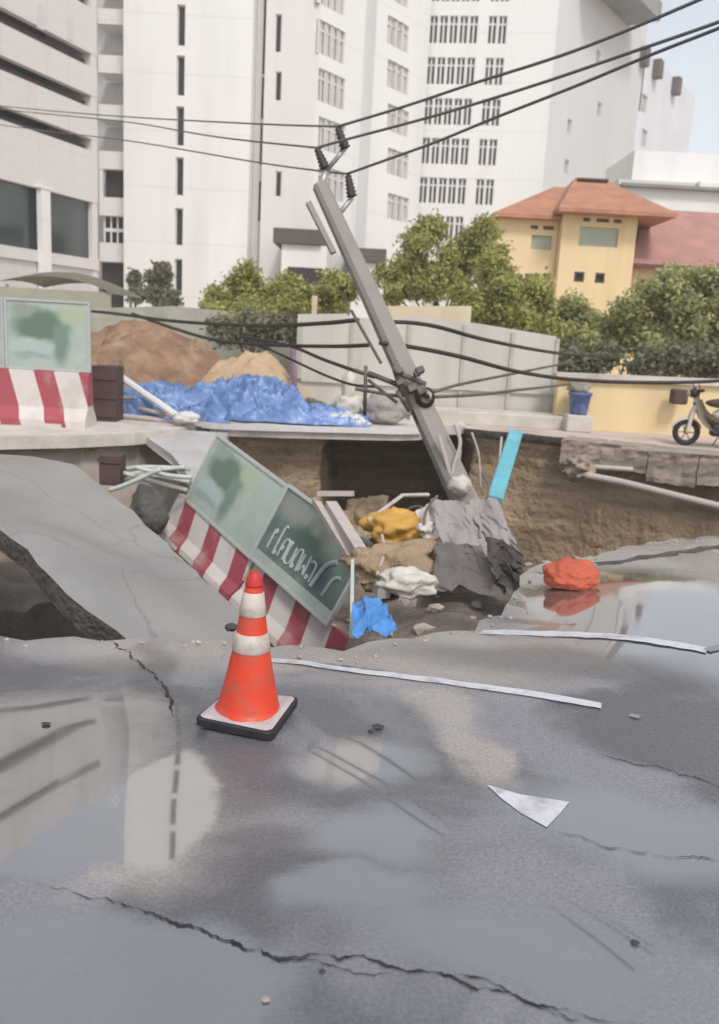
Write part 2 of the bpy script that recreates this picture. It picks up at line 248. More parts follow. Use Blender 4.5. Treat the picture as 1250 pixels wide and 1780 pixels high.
def print_material(name, base, layers):
    m = mat(name, base, .45, .10, 3, .04, 20, dirt=(.40, .37, .31), dscale=3.5, damt=.35); n = m.node_tree.nodes; l = m.node_tree.links; b = n['Principled BSDF']
    src = b.inputs['Base Color'].links[0].from_socket; tc = n.new('ShaderNodeTexCoord'); sp = n.new('ShaderNodeSeparateXYZ'); l.new(tc.outputs['Object'], sp.inputs[0])
    cb_ = n.new('ShaderNodeCombineXYZ'); l.new(sp.outputs['X'], cb_.inputs['X']); l.new(sp.outputs['Z'], cb_.inputs['Y'])
    nz = n.new('ShaderNodeTexNoise'); nz.inputs['Scale'].default_value = 4; nz.inputs['Detail'].default_value = 5; l.new(cb_.outputs[0], nz.inputs['Vector'])
    ma = n.new('ShaderNodeVectorMath'); ma.operation = 'MULTIPLY_ADD'; ma.inputs[1].default_value = (.18, .18, 0); l.new(nz.outputs['Color'], ma.inputs[0])
    ad = n.new('ShaderNodeVectorMath'); ad.operation = 'SUBTRACT'; ad.inputs[1].default_value = (.09, .09, 0); l.new(cb_.outputs[0], ad.inputs[0]); l.new(ad.outputs[0], ma.inputs[2])
    for (cx, cy, rx, ry, rot, soft, col) in layers:
        k = ellipse_mask(n, l, ma.outputs[0], cx, cy, rx, ry, rot, soft); mx = n.new('ShaderNodeMix'); mx.data_type = 'RGBA'; l.new(k, mx.inputs['Factor']); l.new(src, mx.inputs['A']); mx.inputs['B'].default_value = (*col, 1); src = mx.outputs['Result']
    l.new(src, b.inputs['Base Color']); return m
print_pale = print_material('printed_pale_sheet', (.36, .42, .37), [(.50, .62, .42, .26, 0, .35, (.12, .18, .13)), (.80, .38, .13, .30, 0, .4, (.17, .24, .19)), (.36, .28, .32, .17, 0, .3, (.37, .45, .42)), (.36, .18, .28, .05, 0, .5, (.27, .34, .32)), (1.0, .78, .20, .15, 0, .5, (.38, .43, .30)), (.25, .85, .2, .1, 0, .5, (.26, .29, .24))])
print_dark = print_material('printed_dark_sheet', (.10, .145, .13), [(.95, .70, .5, .2, -.3, .5, (.19, .22, .17)), (.3, .78, .3, .14, 0, .5, (.23, .24, .20)), (1.15, .35, .22, .2, .5, .5, (.06, .09, .10)), (.7, .55, .3, .12, 0, .5, (.07, .12, .09))])
letter = mat('letter_white', (.46, .50, .49), .5, .08, 6, 0)
sheet_edge = mat('sheet_edge', (.42, .44, .42), .5, .1, 5, 0, dirt=(.3, .29, .27), dscale=5, damt=.6)

# ------------------------------------------------------------------ mesh helpers
def link(name, bm, m, parent=None, smooth=False, weld=False):
    if weld: bmesh.ops.remove_doubles(bm, verts=bm.verts, dist=1e-4)
    bmesh.ops.recalc_face_normals(bm, faces=bm.faces)
    me = bpy.data.meshes.new(name); bm.to_mesh(me); bm.free()
    for mm in (m if isinstance(m, (list, tuple)) else [m]): me.materials.append(mm)
    if smooth: me.polygons.foreach_set('use_smooth', [True]*len(me.polygons))
    o = bpy.data.objects.new(name, me); C.objects.link(o)
    if parent is not None:
        o.parent = parent; o.matrix_parent_inverse = Matrix.Identity(4)
    return o
def tag(o, label, cat, group=None):
    o['label'] = label; o['category'] = cat
    if group: o['group'] = group
    return o
def struct(o): o['kind'] = 'structure'; return o
def empty(name, loc=(0, 0, 0), rz=0, label=None, cat=None, group=None, M=None):
    o = bpy.data.objects.new(name, None); C.objects.link(o); o.empty_display_size = .2
    if M is not None: o.matrix_world = M
    else: o.location = loc; o.rotation_euler = (0, 0, rz)
    if label: tag(o, label, cat, group)
    return o
def B(): return bmesh.new()
def box(bm, x0, x1, y0, y1, z0, z1, M=None, mi=0):
    vs = [bm.verts.new((M @ Vector(p)) if M else p) for p in [(x0, y0, z0), (x1, y0, z0), (x1, y1, z0), (x0, y1, z0), (x0, y0, z1), (x1, y0, z1), (x1, y1, z1), (x0, y1, z1)]]
    for f in [(0, 3, 2, 1), (4, 5, 6, 7), (0, 1, 5, 4), (1, 2, 6, 5), (2, 3, 7, 6), (3, 0, 4, 7)]:
        bm.faces.new([vs[i] for i in f]).material_index = mi
    return vs
def bevel(bm, w, seg=2):
    bmesh.ops.bevel(bm, geom=list(bm.edges), offset=w, segments=seg, affect='EDGES', profile=.5)
def smooth_path(pts, k=6):
    pts = [Vector(p) for p in pts]
    if len(pts) < 3: return pts
    out = []
    for i in range(len(pts)-1):
        p0 = pts[max(i-1, 0)]; p1 = pts[i]; p2 = pts[i+1]; p3 = pts[min(i+2, len(pts)-1)]
        for j in range(k):
            t = j/k; out.append(.5*((2*p1)+(-p0+p2)*t+(2*p0-5*p1+4*p2-p3)*t*t+(-p0+3*p1-3*p2+p3)*t**3))
    out.append(pts[-1]); return out
def tube(bm, pts, rad, n=8, closed=False, twist=0, mi=0):
    pts = [Vector(p) for p in pts]; N = len(pts)
    rads = rad if isinstance(rad, (list, tuple)) else [rad]*N
    if len(rads) != N: rads = [rads[0]+(rads[-1]-rads[0])*i/(N-1) for i in range(N)]
    rings = []; prev = None
    for i, p in enumerate(pts):
        t = (pts[(i+1) % N]-pts[i-1]) if closed else (pts[min(i+1, N-1)]-pts[max(i-1, 0)])
        t.normalize()
        if prev is None:
            a = Vector((0, 0, 1)) if abs(t.z) < .9 else Vector((1, 0, 0)); u = t.cross(a).normalized()
        else: u = (prev-t*prev.dot(t)).normalized()
        prev = u; v = t.cross(u)
        rings.append([bm.verts.new(p+(u*math.cos(2*math.pi*k/n+twist)+v*math.sin(2*math.pi*k/n+twist))*rads[i]) for k in range(n)])
    for i in range(N if closed else N-1):
        a, b_ = rings[i], rings[(i+1) % N]
        for k in range(n): bm.faces.new((a[k], a[(k+1) % n], b_[(k+1) % n], b_[k])).material_index = mi
    if not closed:
        bm.faces.new(rings[0][::-1]).material_index = mi; bm.faces.new(rings[-1]).material_index = mi
def lathe(bm, prof, n=32, M=None, cap=True):
    rings = []
    for r, z in prof:
        rings.append([bm.verts.new((M @ Vector((r*math.cos(2*math.pi*k/n), r*math.sin(2*math.pi*k/n), z))) if M else (r*math.cos(2*math.pi*k/n), r*math.sin(2*math.pi*k/n), z)) for k in range(n)])
    for a, b_ in zip(rings, rings[1:]):
        for k in range(n): bm.faces.new((a[k], a[(k+1) % n], b_[(k+1) % n], b_[k]))
    if cap: bm.faces.new(rings[0][::-1]); bm.faces.new(rings[-1])
def fbm(x, y, z=0.0, o=4): return noise.fractal(Vector((x, y, z)), 1.0, 2.0, o)
def blob(bm, c, r, amp=.25, fr=2.0, seed=0, sub=3, flat=None):
    c = Vector(c); r = Vector(r) if not isinstance(r, (int, float)) else Vector((r, r, r))
    g = bmesh.ops.create_icosphere(bm, subdivisions=sub, radius=1)
    for v in g['verts']:
        d = v.co.normalized(); k = 1+amp*fbm(d.x*fr+seed, d.y*fr, d.z*fr+seed*.7)
        p = Vector((d.x*r.x, d.y*r.y, d.z*r.z))*k
        if flat is not None and p.z < flat: p.z = flat
        v.co = c+p
def quadsheet(bm, A, B_, Cc, D, nu, nv, disp, thick=0.0):
    """bilinear sheet A-B-C-D, displaced by disp(u, v) -> Vector"""
    A, B_, Cc, D = map(Vector, (A, B_, Cc, D)); g = []
    for j in range(nv+1):
        row = []
        for i in range(nu+1):
            u, v = i/nu, j/nv
            row.append(bm.verts.new((A*(1-u)+B_*u)*(1-v)+(D*(1-u)+Cc*u)*v+disp(u, v)))
        g.append(row)
    fs = []
    for j in range(nv):
        for i in range(nu): fs.append(bm.faces.new((g[j][i], g[j][i+1], g[j+1][i+1], g[j+1][i])))
    if thick:
        bmesh.ops.recalc_face_normals(bm, faces=fs); bmesh.ops.solidify(bm, geom=fs, thickness=thick)
def prism(bm, poly, z0, z1, mi=0):
    lo = [bm.verts.new((p[0], p[1], z0)) for p in poly]; hi = [bm.verts.new((p[0], p[1], z1)) for p in poly]
    bm.faces.new(lo[::-1]).material_index = mi; bm.faces.new(hi).material_index = mi
    for i in range(len(poly)):
        j = (i+1) % len(poly); bm.faces.new((lo[i], lo[j], hi[j], hi[i])).material_index = mi
def slab_from(bm, top, th):
    """prism under a (nearly planar) polygon of 3d points"""
    a = [bm.verts.new(p) for p in top]; b_ = [bm.verts.new(Vector(p)-Vector((0, 0, th))) for p in top]
    bm.faces.new(a); bm.faces.new(b_[::-1])
    for i in range(len(top)):
        j = (i+1) % len(top); bm.faces.new((a[i], b_[i], b_[j], a[j]))

# ------------------------------------------------------------------ ground with the collapse cut out of it
from mathutils.geometry import delaunay_2d_cdt
near_lip = [(-8.5, 4.1), (-6, 4.25), (-3.5, 4.35), (-1.92, 4.44), (-1.54, 4.53), (-1.1, 4.56), (-.69, 4.60), (-.35, 4.56), (-.04, 4.56), (.25, 4.75), (.48, 4.92), (.72, 5.06), (.95, 5.4), (1.14, 5.87), (1.27, 6.3), (1.38, 6.64), (1.9, 7.0), (2.7, 7.75), (3.5, 8.23), (4.61, 8.78), (7, 9.6), (10, 10.3), (15, 11)]
far_lip = [(15, 12.6), (10, 13.2), (7.4, 13.7), (5.91, 14.3), (4.9, 14.9), (3.87, 15.5), (3.0, 15.9), (1.9, 16.3), (1.9, 19.3), (-.55, 19.3), (-.6, 15.0), (-1.5, 14.7), (-2.9, 14.2), (-3.2, 13.2), (-4.0, 12.4), (-4.95, 11.8), (-6.5, 11.4), (-8.5, 11.2)]
def jag(pts, amp, step=.12, skip=()):
    out = []
    for i in range(len(pts)-1):
        a, b_ = Vector(pts[i]), Vector(pts[i+1]); n_ = max(1, int((b_-a).length/step)); d = (b_-a).normalized(); nn = Vector((-d.y, d.x))
        for k in range(n_):
            p = a+(b_-a)*k/n_; f = fbm(p.x*2.3, p.y*2.3, 3.1, 5)*amp
            out.append(p+nn*f)
    out.append(Vector(pts[-1])); return out
nl = jag(near_lip, .05); fl = jag(far_lip, .08, .2)
pit = nl+fl
def inside(p, poly):
    c = False; j = len(poly)-1
    for i in range(len(poly)):
        if (poly[i].y > p[1]) != (poly[j].y > p[1]) and p[0] < (poly[j].x-poly[i].x)*(p[1]-poly[i].y)/(poly[j].y-poly[i].y)+poly[i].x: c = not c
        j = i
    return c
def ground_piece(name, outer, m, zf, dens):
    """sheet over the outer polygon minus the pit"""
    vs = [Vector(p) for p in outer]; ne = len(vs); edges = [(i, (i+1) % ne) for i in range(ne)]
    base = len(vs); vs += pit; n_ = len(pit); edges += [(base+i, base+(i+1) % n_) for i in range(n_)]
    x0, x1, y0, y1, s = dens
    x = x0
    while x < x1:
        y = y0
        while y < y1:
            vs.append(Vector((x+random.uniform(-.1, .1)*s, y+random.uniform(-.1, .1)*s))); y += s
        x += s
    co, ed, fa, *_ = delaunay_2d_cdt(vs, edges, [], 0, 1e-5)
    oo = [Vector(p) for p in outer]; bm = B(); bv = [bm.verts.new((c.x, c.y, zf(c.x, c.y))) for c in co]
    for f in fa:
        cx = sum(co[i].x for i in f)/len(f); cy = sum(co[i].y for i in f)/len(f)
        if inside((cx, cy), pit) or not inside((cx, cy), oo): continue
        try: bm.faces.new([bv[i] for i in f])
        except ValueError: pass
    for v in [v for v in bm.verts if not v.link_faces]: bm.verts.remove(v)
    bmesh.ops.recalc_face_normals(bm, faces=bm.faces)
    if sum(f.normal.z for f in bm.faces) < 0: bmesh.ops.reverse_faces(bm, faces=bm.faces)
    me = bpy.data.meshes.new(name); bm.to_mesh(me); bm.free(); me.materials.append(m)
    me.polygons.foreach_set('use_smooth', [True]*len(me.polygons))
    o = bpy.data.objects.new(name, me); C.objects.link(o); return struct(o)
def lipdist(x, y): return min((Vector((x, y))-p).length for p in nl[::3])
def road_z(x, y):
    z = .012*fbm(x*.6, y*.6, 1.0, 2)*(1 if y > 2.8 else .3)
    if abs(x) < 12 and 3 < y < 14:
        d = lipdist(x, y)
        if d < 1.2: z -= .10*(1-d/1.2)**2                      # the asphalt sags to the edge
        if x > .7: z -= .0
    return z
near_outer = [(-120, -40), (120, -40), (120, 12), (15.0, 11.6), (15.0, 11.8), (-8.5, 11.3) , (-120, 11)]
# two sheets: the road this side, and the far pavement
road = ground_piece('road', [(-120, -40), (120, -40), (120, 11.8), (-120, 11.8)], road_m, road_z, (-9, 14, 1.2, 11.6, .3))
ground = ground_piece('pavement', [(-400, 11.8), (400, 11.8), (400, 1200), (-400, 1200)], pave, lambda x, y: 0.0, (-9, 12, 12, 20, .8))

# pit walls and floor
def pit_floor(x, y):
    z = -2.6+.5*fbm(x*.5, y*.5, 5, 4)
    d = lipdist(x, y)
    if x > -.75:
        k = max(0, min(1, (3.6-d)/2.6)); k = k*k*(3-2*k); kx = min(1, (x+.75)/.8)
        z = z*(1-k*kx)+(-.42-.12*d+.10*fbm(x*2, y*2, 2, 5))*k*kx
    if x < -.9 and y < 9: z -= 2.0*min(1, (-.9-x)/.8)*min(1, (9-y)/1)  # floor sunk deeper here to darken the void under the slab
    if x < -2.6 and y > 9: z = max(z, -1.5+.3*fbm(x, y, 2))
    return z
bm = B(); n_ = len(pit); rows = []
for lev, (off, zz) in enumerate([(0, -.005), (0, -.10), (.04, -.17), (.22, -.35), (.25, -.8), (.12, -1.4), (-.05, -2.2), (-.1, -5.2)]):
    row = []
    for i, p in enumerate(pit):
        t = (pit[(i+1) % n_]-pit[i-1]).normalized(); nn = Vector((t.y, -t.x))
        k = 0 if lev < 2 else fbm(p.x*1.1, p.y*1.1, zz*1.6, 5)*(.05 if lev == 2 else .22)
        zb = 0
        if i < len(nl): zb = road_z(p.x, p.y)
        q = p+nn*(off+k); row.append(bm.verts.new((q.x, q.y, zz+zb)))
    rows.append(row)
for a_, b_ in zip(range(7), range(1, 8)):
    for i in range(n_):
        f = bm.faces.new((rows[a_][i], rows[a_][(i+1) % n_], rows[b_][(i+1) % n_], rows[b_][i])); f.material_index = 1 if a_ < 2 else 0
struct(link('earth_wall', bm, [soil, asph_edge], smooth=True))
bm = B(); g = {}
X = np.arange(-9.4, 15.8, .14); Yv = np.arange(3.8, 20.2, .14)
for i, x in enumerate(X):
    for j, y in enumerate(Yv):
        if inside((x, y), pit) or any(inside((x+dx, y+dy), pit) for dx, dy in ((.4, 0), (-.4, 0), (0, .4), (0, -.4))):
            g[i, j] = bm.verts.new((x, y, pit_floor(x, y)))
for (i, j), v in list(g.items()):
    if (i+1, j) in g and (i, j+1) in g and (i+1, j+1) in g: bm.faces.new((v, g[i+1, j], g[i+1, j+1], g[i, j+1]))
struct(link('sinkhole_floor', bm, soil_mud, smooth=True))

# ------------------------------------------------------------------ road paint, cracks
def ribbon(name, pix, wid, m, z=.006, jit=0.0, n_=24, taper=False):
    P = smooth_path([gp(x, y) for x, y in pix], n_); bm = B(); prev = None
    for i, p in enumerate(P):
        t = (P[min(i+1, len(P)-1)]-P[max(i-1, 0)]).normalized(); nn = Vector((-t.y, t.x, 0)); q = i/(len(P)-1)
        ww = wid*(1 if not taper else max(.08, math.sin(math.pi*min(1, q*1.0))**.6))*(1+jit*fbm(p.x*9, p.y*9, 4, 3))
        c = p+nn*jit*wid*.8*fbm(p.x*6, p.y*6, 9, 4)
        a, b_ = c+nn*ww/2, c-nn*ww/2
        a = bm.verts.new((a.x, a.y, road_z(a.x, a.y)+z)); b_ = bm.verts.new((b_.x, b_.y, road_z(b_.x, b_.y)+z))
        if prev: bm.faces.new((prev[0], prev[1], b_, a))
        prev = (a, b_)
    bmesh.ops.recalc_face_normals(bm, faces=bm.faces)
    o = link(name, bm, m); return struct(o)
ribbon('lane_line', [(455, 1131), (600, 1153), (780, 1184), (1045, 1228)], .072, paint_m, jit=.15)
ribbon('lane_line', [(1095, 1243), (1112, 1248)], .045, paint_f, jit=.3, n_=4)
ribbon('lane_line', [(840, 1076), (930, 1088), (1080, 1106), (1228, 1131)], .10, paint_m, jit=.15)
ribbon('lane_line', [(1228, 1132), (1300, 1112), (1420, 1085)], .05, paint_f, jit=.2)
ribbon('lane_line', [(960, 978), (1120, 962), (1260, 944), (1400, 932)], .12, asph_edge, jit=.5, z=.003)
def flat_poly(name, pix, m, z=.006):
    bm = B(); vs = []
    for x, y in pix:
        p = gp(x, y); vs.append(bm.verts.new((p.x, p.y, road_z(p.x, p.y)+z)))
    bm.faces.new(vs); return struct(link(name, bm, m))
flat_poly('arrow_marking', [(846, 1364), (905, 1381), (990, 1394), (972, 1416), (950, 1439), (905, 1413), (872, 1388)], paint_m, .0035)
crk = mat('crack_dark', (.028, .026, .027), .9, .5, 20, .3)
def crack(pix, wid, seed, n_=30):
    P = smooth_path([gp(x, y) for x, y in pix], n_); bm = B(); prev = None; L_ = len(P)
    for i, p in enumerate(P):
        t = (P[min(i+1, L_-1)]-P[max(i-1, 0)]).normalized(); nn = Vector((-t.y, t.x, 0)); q = i/(L_-1)
        ww = wid*max(.05, min(1, q*6, (1-q)*6))*max(.15, .65+1.1*fbm(p.x*17+seed, p.y*17, 4, 4))
        c = p+nn*(.030*fbm(p.x*7, p.y*7, seed, 5)+.008*fbm(p.x*45, p.y*45, seed, 3))
        a, b_ = c+nn*ww/2, c-nn*ww/2
        a = bm.verts.new((a.x, a.y, road_z(a.x, a.y)+.0035)); b_ = bm.verts.new((b_.x, b_.y, road_z(b_.x, b_.y)+.0035))
        if prev: bm.faces.new((prev[0], prev[1], b_, a))
        prev = (a, b_)
    return struct(link('road_crack', bm, crk))
crack([(60, 1543), (190, 1566), (290, 1598), (400, 1634), (470, 1662), (560, 1660), (640, 1672), (760, 1694), (860, 1722), (980, 1750), (1120, 1790)], .011, 1)
crack([(470, 1664), (520, 1676), (600, 1682), (680, 1692)], .005, 5)
crack([(780, 1700), (850, 1712), (930, 1748), (1010, 1770)], .006, 7)
crack([(190, 1084), (215, 1110), (250, 1150), (290, 1200), (300, 1250)], .012, 2)
crack([(1040, 1312), (1130, 1335), (1200, 1352), (1300, 1382)], .007, 3)
crack([(965, 1446), (1060, 1470), (1180, 1490), (1330, 1500)], .005, 4)
crack([(520, 1132), (600, 1146), (680, 1158)], .010, 9)

# ------------------------------------------------------------------ buildings
def wall_open(bm, P0, P1, z0, z1, ops, depth=.25, mi=0):
    """vertical wall from P0 to P1 (xy) with real openings (u0,u1,v0,v1) and reveals; outside is on the camera side"""
    P0, P1 = Vector(P0), Vector(P1); e = (P1-P0).normalized(); L = (P1-P0).length; n = Vector((-e.y, e.x))
    if n.dot(P0) < 0: n = -n                                   # inwards = away from the viewer
    us = sorted({0, L, *[o[0] for o in ops], *[o[1] for o in ops]}); vs = sorted({z0, z1, *[o[2] for o in ops], *[o[3] for o in ops]})
    us = [u for u in us if -1e-6 <= u <= L+1e-6]; vs = [v for v in vs if z0-1e-6 <= v <= z1+1e-6]
    def pt(u, v, d=0): q = P0+e*u+n*d; return (q.x, q.y, v)
    for a, b_ in zip(us, us[1:]):
        col = [(c, d) for c, d in zip(vs, vs[1:]) if not any(o[0]-1e-6 < (a+b_)/2 < o[1] and o[2]-1e-6 < (c+d)/2 < o[3] for o in ops)]
        runs = []
        for c, d in col:
            if runs and abs(runs[-1][1]-c) < 1e-6: runs[-1][1] = d
            else: runs.append([c, d])
        for c, d in runs: bm.faces.new([bm.verts.new(pt(*q)) for q in ((a, c), (b_, c), (b_, d), (a, d))]).material_index = mi
    for o in ops:
        a, b_, c, d = o
        for q in (((a, c), (b_, c)), ((b_, c), (b_, d)), ((b_, d), (a, d)), ((a, d), (a, c))):
            bm.faces.new([bm.verts.new(pt(*q[0])), bm.verts.new(pt(*q[1])), bm.verts.new(pt(*q[1], depth)), bm.verts.new(pt(*q[0], depth))]).material_index = mi
    return P0, e, n
def facM(P0, e, n):
    return Matrix(((e.x, n.x, 0, P0.x), (e.y, n.y, 0, P0.y), (0, 0, 1, 0), (0, 0, 0, 1)))
def window(parent, P0, e, n, o, depth, style, fr=win_frame, gl=dark_glass):
    """frame mesh (named window) in the opening with a pane behind it"""
    M = facM(P0, e, n); a, b_, c, d = o; bm = B(); t = .06; y0, y1 = depth-.12, depth-.02
    box(bm, a, b_, y0, y1, c, c+t, M); box(bm, a, b_, y0, y1, d-t, d, M); box(bm, a, a+t, y0, y1, c+t, d-t, M); box(bm, b_-t, b_, y0, y1, c+t, d-t, M)
    if style == 'cross':
        zt = c+(d-c)*.68; mx_ = (a+b_)/2
        box(bm, a+t, b_-t, y0+.01, y1-.003, zt, zt+.13, M); box(bm, mx_-.07, mx_+.07, y0+.02, y1-.006, c+t, zt, M); box(bm, mx_-.07, mx_+.07, y0+.02, y1-.006, zt+.13, d-t, M)
    wdw = link('window', bm, fr, parent)
    bm = B(); vs = [bm.verts.new(M @ Vector(q)) for q in ((a, depth-.02, c), (b_, depth-.02, c), (b_, depth-.02, d), (a, depth-.02, d))]; bm.faces.new(vs)
    link('pane', bm, gl, wdw); return wdw

# --- parking building on the left: bands of parapet with dark decks behind
vp = ray(1150, 608); pdir = Vector((vp.x, vp.y)).normalized()
c0 = at(170, 300, 52); Pc = Vector((c0.x, c0.y)); Pn = Pc-pdir*26
def pz(y): return at(169, y, 52).z
pb = empty('parking_building', (Pc.x, Pc.y, 0), label='long grey concrete parking building with dark open decks at the far left', cat='building')
Mi = Matrix.Translation((-Pc.x, -Pc.y, 0))
n_in = Vector((-pdir.y, pdir.x));  n_in = n_in if n_in.dot(Pc) > 0 else -n_in
MF = Mi @ facM(Pn, pdir, n_in)
LF = 26.0
edges = [(pz(98), pz(20)), (pz(174), pz(124)), (pz(250), pz(192)), (pz(353), pz(268)), (0, pz(452))]
edges[0] = (pz(104), pz(20))
bands = [(pz(20)+.0, pz(104))]
def ppart(nm, z0, z1, y0, y1, m, x0=0, x1=LF):
    bm = B(); box(bm, x0, x1, y0, y1, z0, z1, MF); return link(nm, bm, m, pb)
ppart('parapet', pz(98), pz(20), 0, .4, park_wall); ppart('parapet', pz(170), pz(122), 0, .4, park_wall)
ppart('parapet', pz(245), pz(192), 0, .4, park_wall); ppart('parapet', pz(354), pz(266), 0, .4, park_wall)
for k in range(3): ppart('parapet', pz(20)+.7+k*3.4, pz(20)+3.4+k*3.4, 0, .4, park_wall)
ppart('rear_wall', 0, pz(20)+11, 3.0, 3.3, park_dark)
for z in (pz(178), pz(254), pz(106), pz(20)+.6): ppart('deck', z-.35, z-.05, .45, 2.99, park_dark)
ppart('lower_wall', pz(470), pz(452), -.05, .4, park_wall); ppart('base_wall', 0, pz(470)-.003, .1, .5, grey_wall)
ppart('shop_glass', pz(452), pz(354), .30, .36, green_glass)
u, _ = hit(73, 400, Pn, Pc)
bm = B(); box(bm, u-.35, u+.35, -.3, .02, 0, pz(354), MF); box(bm, u-.5, u+.5, -.35, .05, pz(354), pz(350), MF); link('column', bm, white_wall, pb)
bm = B(); box(bm, LF-.5, LF, .02, 3.0, 0, pz(20)+11, MF); link('end_wall', bm, park_wall, pb)
for px in (70, 122):
    u, zz = hit(px, 30 if px == 70 else 50, Pn, Pc); bm = B(); box(bm, u-.25, u+.25, -.02, 0, zz-.55, zz+.55, MF); link('vent', bm, grey_wall, pb)

# --- balcony link between the parking building and the tower
T0 = at(172, 300, 57.6); T1 = at(217, 300, 57.6); tz = lambda y: at(195, y, 57.6).z
bl = empty('balcony_block', (T0.x, T0.y, 0), label='narrow white block of stacked balconies between the grey parking building and the tower', cat='building')
MB = Matrix.Identity(4)
def bpart(nm, x0, x1, y0, y1, z0, z1, m):
    bm = B(); box(bm, x0, x1, y0, y1, z0, z1); return link(nm, bm, m, bl)
W_ = T1.x-T0.x+.3
for (a, b_) in ((-60, -30), (15, 42), (96, 127), (182, 208), (263, 294)):
    zt, zb = tz(a), tz(b_); bm = B(); box(bm, 0, W_, 0, 1.8, zb, zb+.2); box(bm, 0, W_, 0, .15, zb+.2, zt); link('balcony', bm, white_wall, bl)
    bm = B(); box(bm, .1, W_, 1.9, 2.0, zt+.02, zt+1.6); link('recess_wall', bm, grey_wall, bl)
bpart('back_wall', -2.5, W_, 2.01, 3.5, 0, 32, grey_wall)
bpart('lintel', 0, W_, 0, .3, tz(375), tz(343), white_wall); bpart('base_panel', 0, W_, 0, .3, tz(455), tz(422), white_wall)
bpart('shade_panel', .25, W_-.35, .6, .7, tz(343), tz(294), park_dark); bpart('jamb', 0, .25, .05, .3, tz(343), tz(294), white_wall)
bm = B()
for k in range(4): box(bm, .2+k*.42, .3+k*.42, .3, .36, tz(422), tz(375))
box(bm, .2, 1.56, .31, .35, tz(402), tz(396)); link('grille', bm, white_wall, bl)
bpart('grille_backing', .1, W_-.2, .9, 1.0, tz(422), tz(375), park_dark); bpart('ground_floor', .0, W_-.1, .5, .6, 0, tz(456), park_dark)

# --- white tower with slit windows
TH = 38.0
A0 = at(215, 300, 56); A1 = at(433, 300, 56); P0 = (A0.x, A0.y); P1 = (A1.x, A1.y)
tw = empty('white_tower', (A0.x, A0.y, 0), label='tall white tower with one column of dark slit windows', cat='building')
def rel(bm, root):
    bmesh.ops.translate(bm, verts=bm.verts, vec=-Vector(root.location)); return bm
ops = []
for k in range(-8, 6):
    yc = 44+87.6*k if k >= 0 else None
    if k < 0:
        z44 = hit(317, 44, P0, P1)[1]; z131 = hit(315, 131, P0, P1)[1]; zc = z44+(z44-z131)*(-k)
        uu = hit(315, 44, P0, P1)[0]
    else:
        uu, zc = hit(318-2.2*k, yc, P0, P1); uu = hit(315, 44, P0, P1)[0]
    ops.append((uu-.24, uu+.24, zc-1.12, zc+1.12))
ops = [o for o in ops if o[2] > .2 and o[3] < TH-.5]
bm = B(); P0v, e, n = wall_open(bm, P0, P1, 0, TH, ops, .3)
L = (Vector(P1)-Vector(P0)).length
Mx = facM(P0v, e, n)
for (x0, x1, y0, y1) in ((0, .01, 0, 12), (L-.01, L, 0, 12)): box(bm, x0, x1, y0+.001, y1, 0, TH, Mx)
box(bm, 0, L, 0.35, 12, TH-.3, TH, Mx)
link('wall', rel(bm, tw), white_wall, tw)
def winrel(root, *a, **k):
    w_ = window(root, *a, **k)
    for o in [w_]+list(w_.children): o.data.transform(Matrix.Translation(-Vector(root.location)))
    return w_
for o in ops: winrel(tw, P0v, e, n, o, .3, 'plain')
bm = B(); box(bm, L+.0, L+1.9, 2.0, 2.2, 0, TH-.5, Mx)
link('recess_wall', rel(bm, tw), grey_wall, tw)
u1 = L+.45
for yc in (20, 92, 170, 250, 350):
    zc = at(449, yc, 58).z; bm = B(); box(bm, L+.38, L+.62, 1.96, 1.99, zc-1.2, zc+1.2, Mx); link('slit', rel(bm, tw), dark_glass, tw)

# --- stepped wing with angled faces
D35 = Vector((math.sin(R(35)), math.cos(R(35))))
def on_ray(px, Q, d):     # point on line Q + t d seen at pixel column px (y=300)
    r_ = ray(px, 300); t = (Q.y*r_.x-Q.x*r_.y)/(d.x*r_.y-d.y*r_.x); return Q+d*t
W0 = Vector(at(455, 300, 57.5)[:2]); W1 = Vector(at(546, 300, 57.5)[:2]); W2 = on_ray(622, W1, D35)
W3 = Vector(at(641, 300, W2.y)[:2]); W4 = on_ray(731, W3, D35)
ww_ = empty('stepped_wing', (W0.x, W0.y, 0), label='pinkish white stepped wing with angled faces, behind the top of the leaning pole', cat='building')
def face(root, Pa, Pb, H, ops, m, style='cross', depth=.2, gl=dark_glass, nm='wall', back=6):
    bm = B(); P, e_, n_ = wall_open(bm, Pa, Pb, 0, H, ops, depth); L_ = (Vector(Pb)-Vector(Pa)).length
    box(bm, 0, L_, depth+.3, back, H-.3, H-.001, facM(P, e_, n_)); link(nm, rel(bm, root), m, root)
    for o in ops: winrel(root, P, e_, n_, o, depth, style, gl=gl)
    return P, e_, n_
pinkw = mat('pinkish_wall', (.70, .655, .625), .8, .04, .25, .05, 6, dirt=(.52, .48, .46), dscale=.4, damt=.4, streak=True)
o1 = []
for yc, h in ((58, 28), (150, 22), (320, 20)):
    uu, zc = hit(484, yc, W0, W1); o1.append((uu-.2, uu+.2, zc-h/26, zc+h/26))
face(ww_, W0, W1, 34, o1, pinkw, 'plain')
def groups(Pa, Pb, pxs, rows, hw, hh, skip=()):
    ops_ = []
    for ri, yc in enumerate(rows):
        zc = hit(pxs[len(pxs)//2], yc, Pa, Pb)[1]
        for px in pxs:
            uu = hit(px, yc, Pa, Pb)[0]; ops_.append((uu-hw, uu+hw, zc-hh, zc+hh))
    return ops_
midg = mat('faded_glass', (.38, .35, .33), .4, .3, .6, 0)
face(ww_, W1, W2, 34, groups(W1, W2, (560, 571, 582, 593), (-10, 76, 158, 240, 322), .40, .95), white_wall, gl=midg)
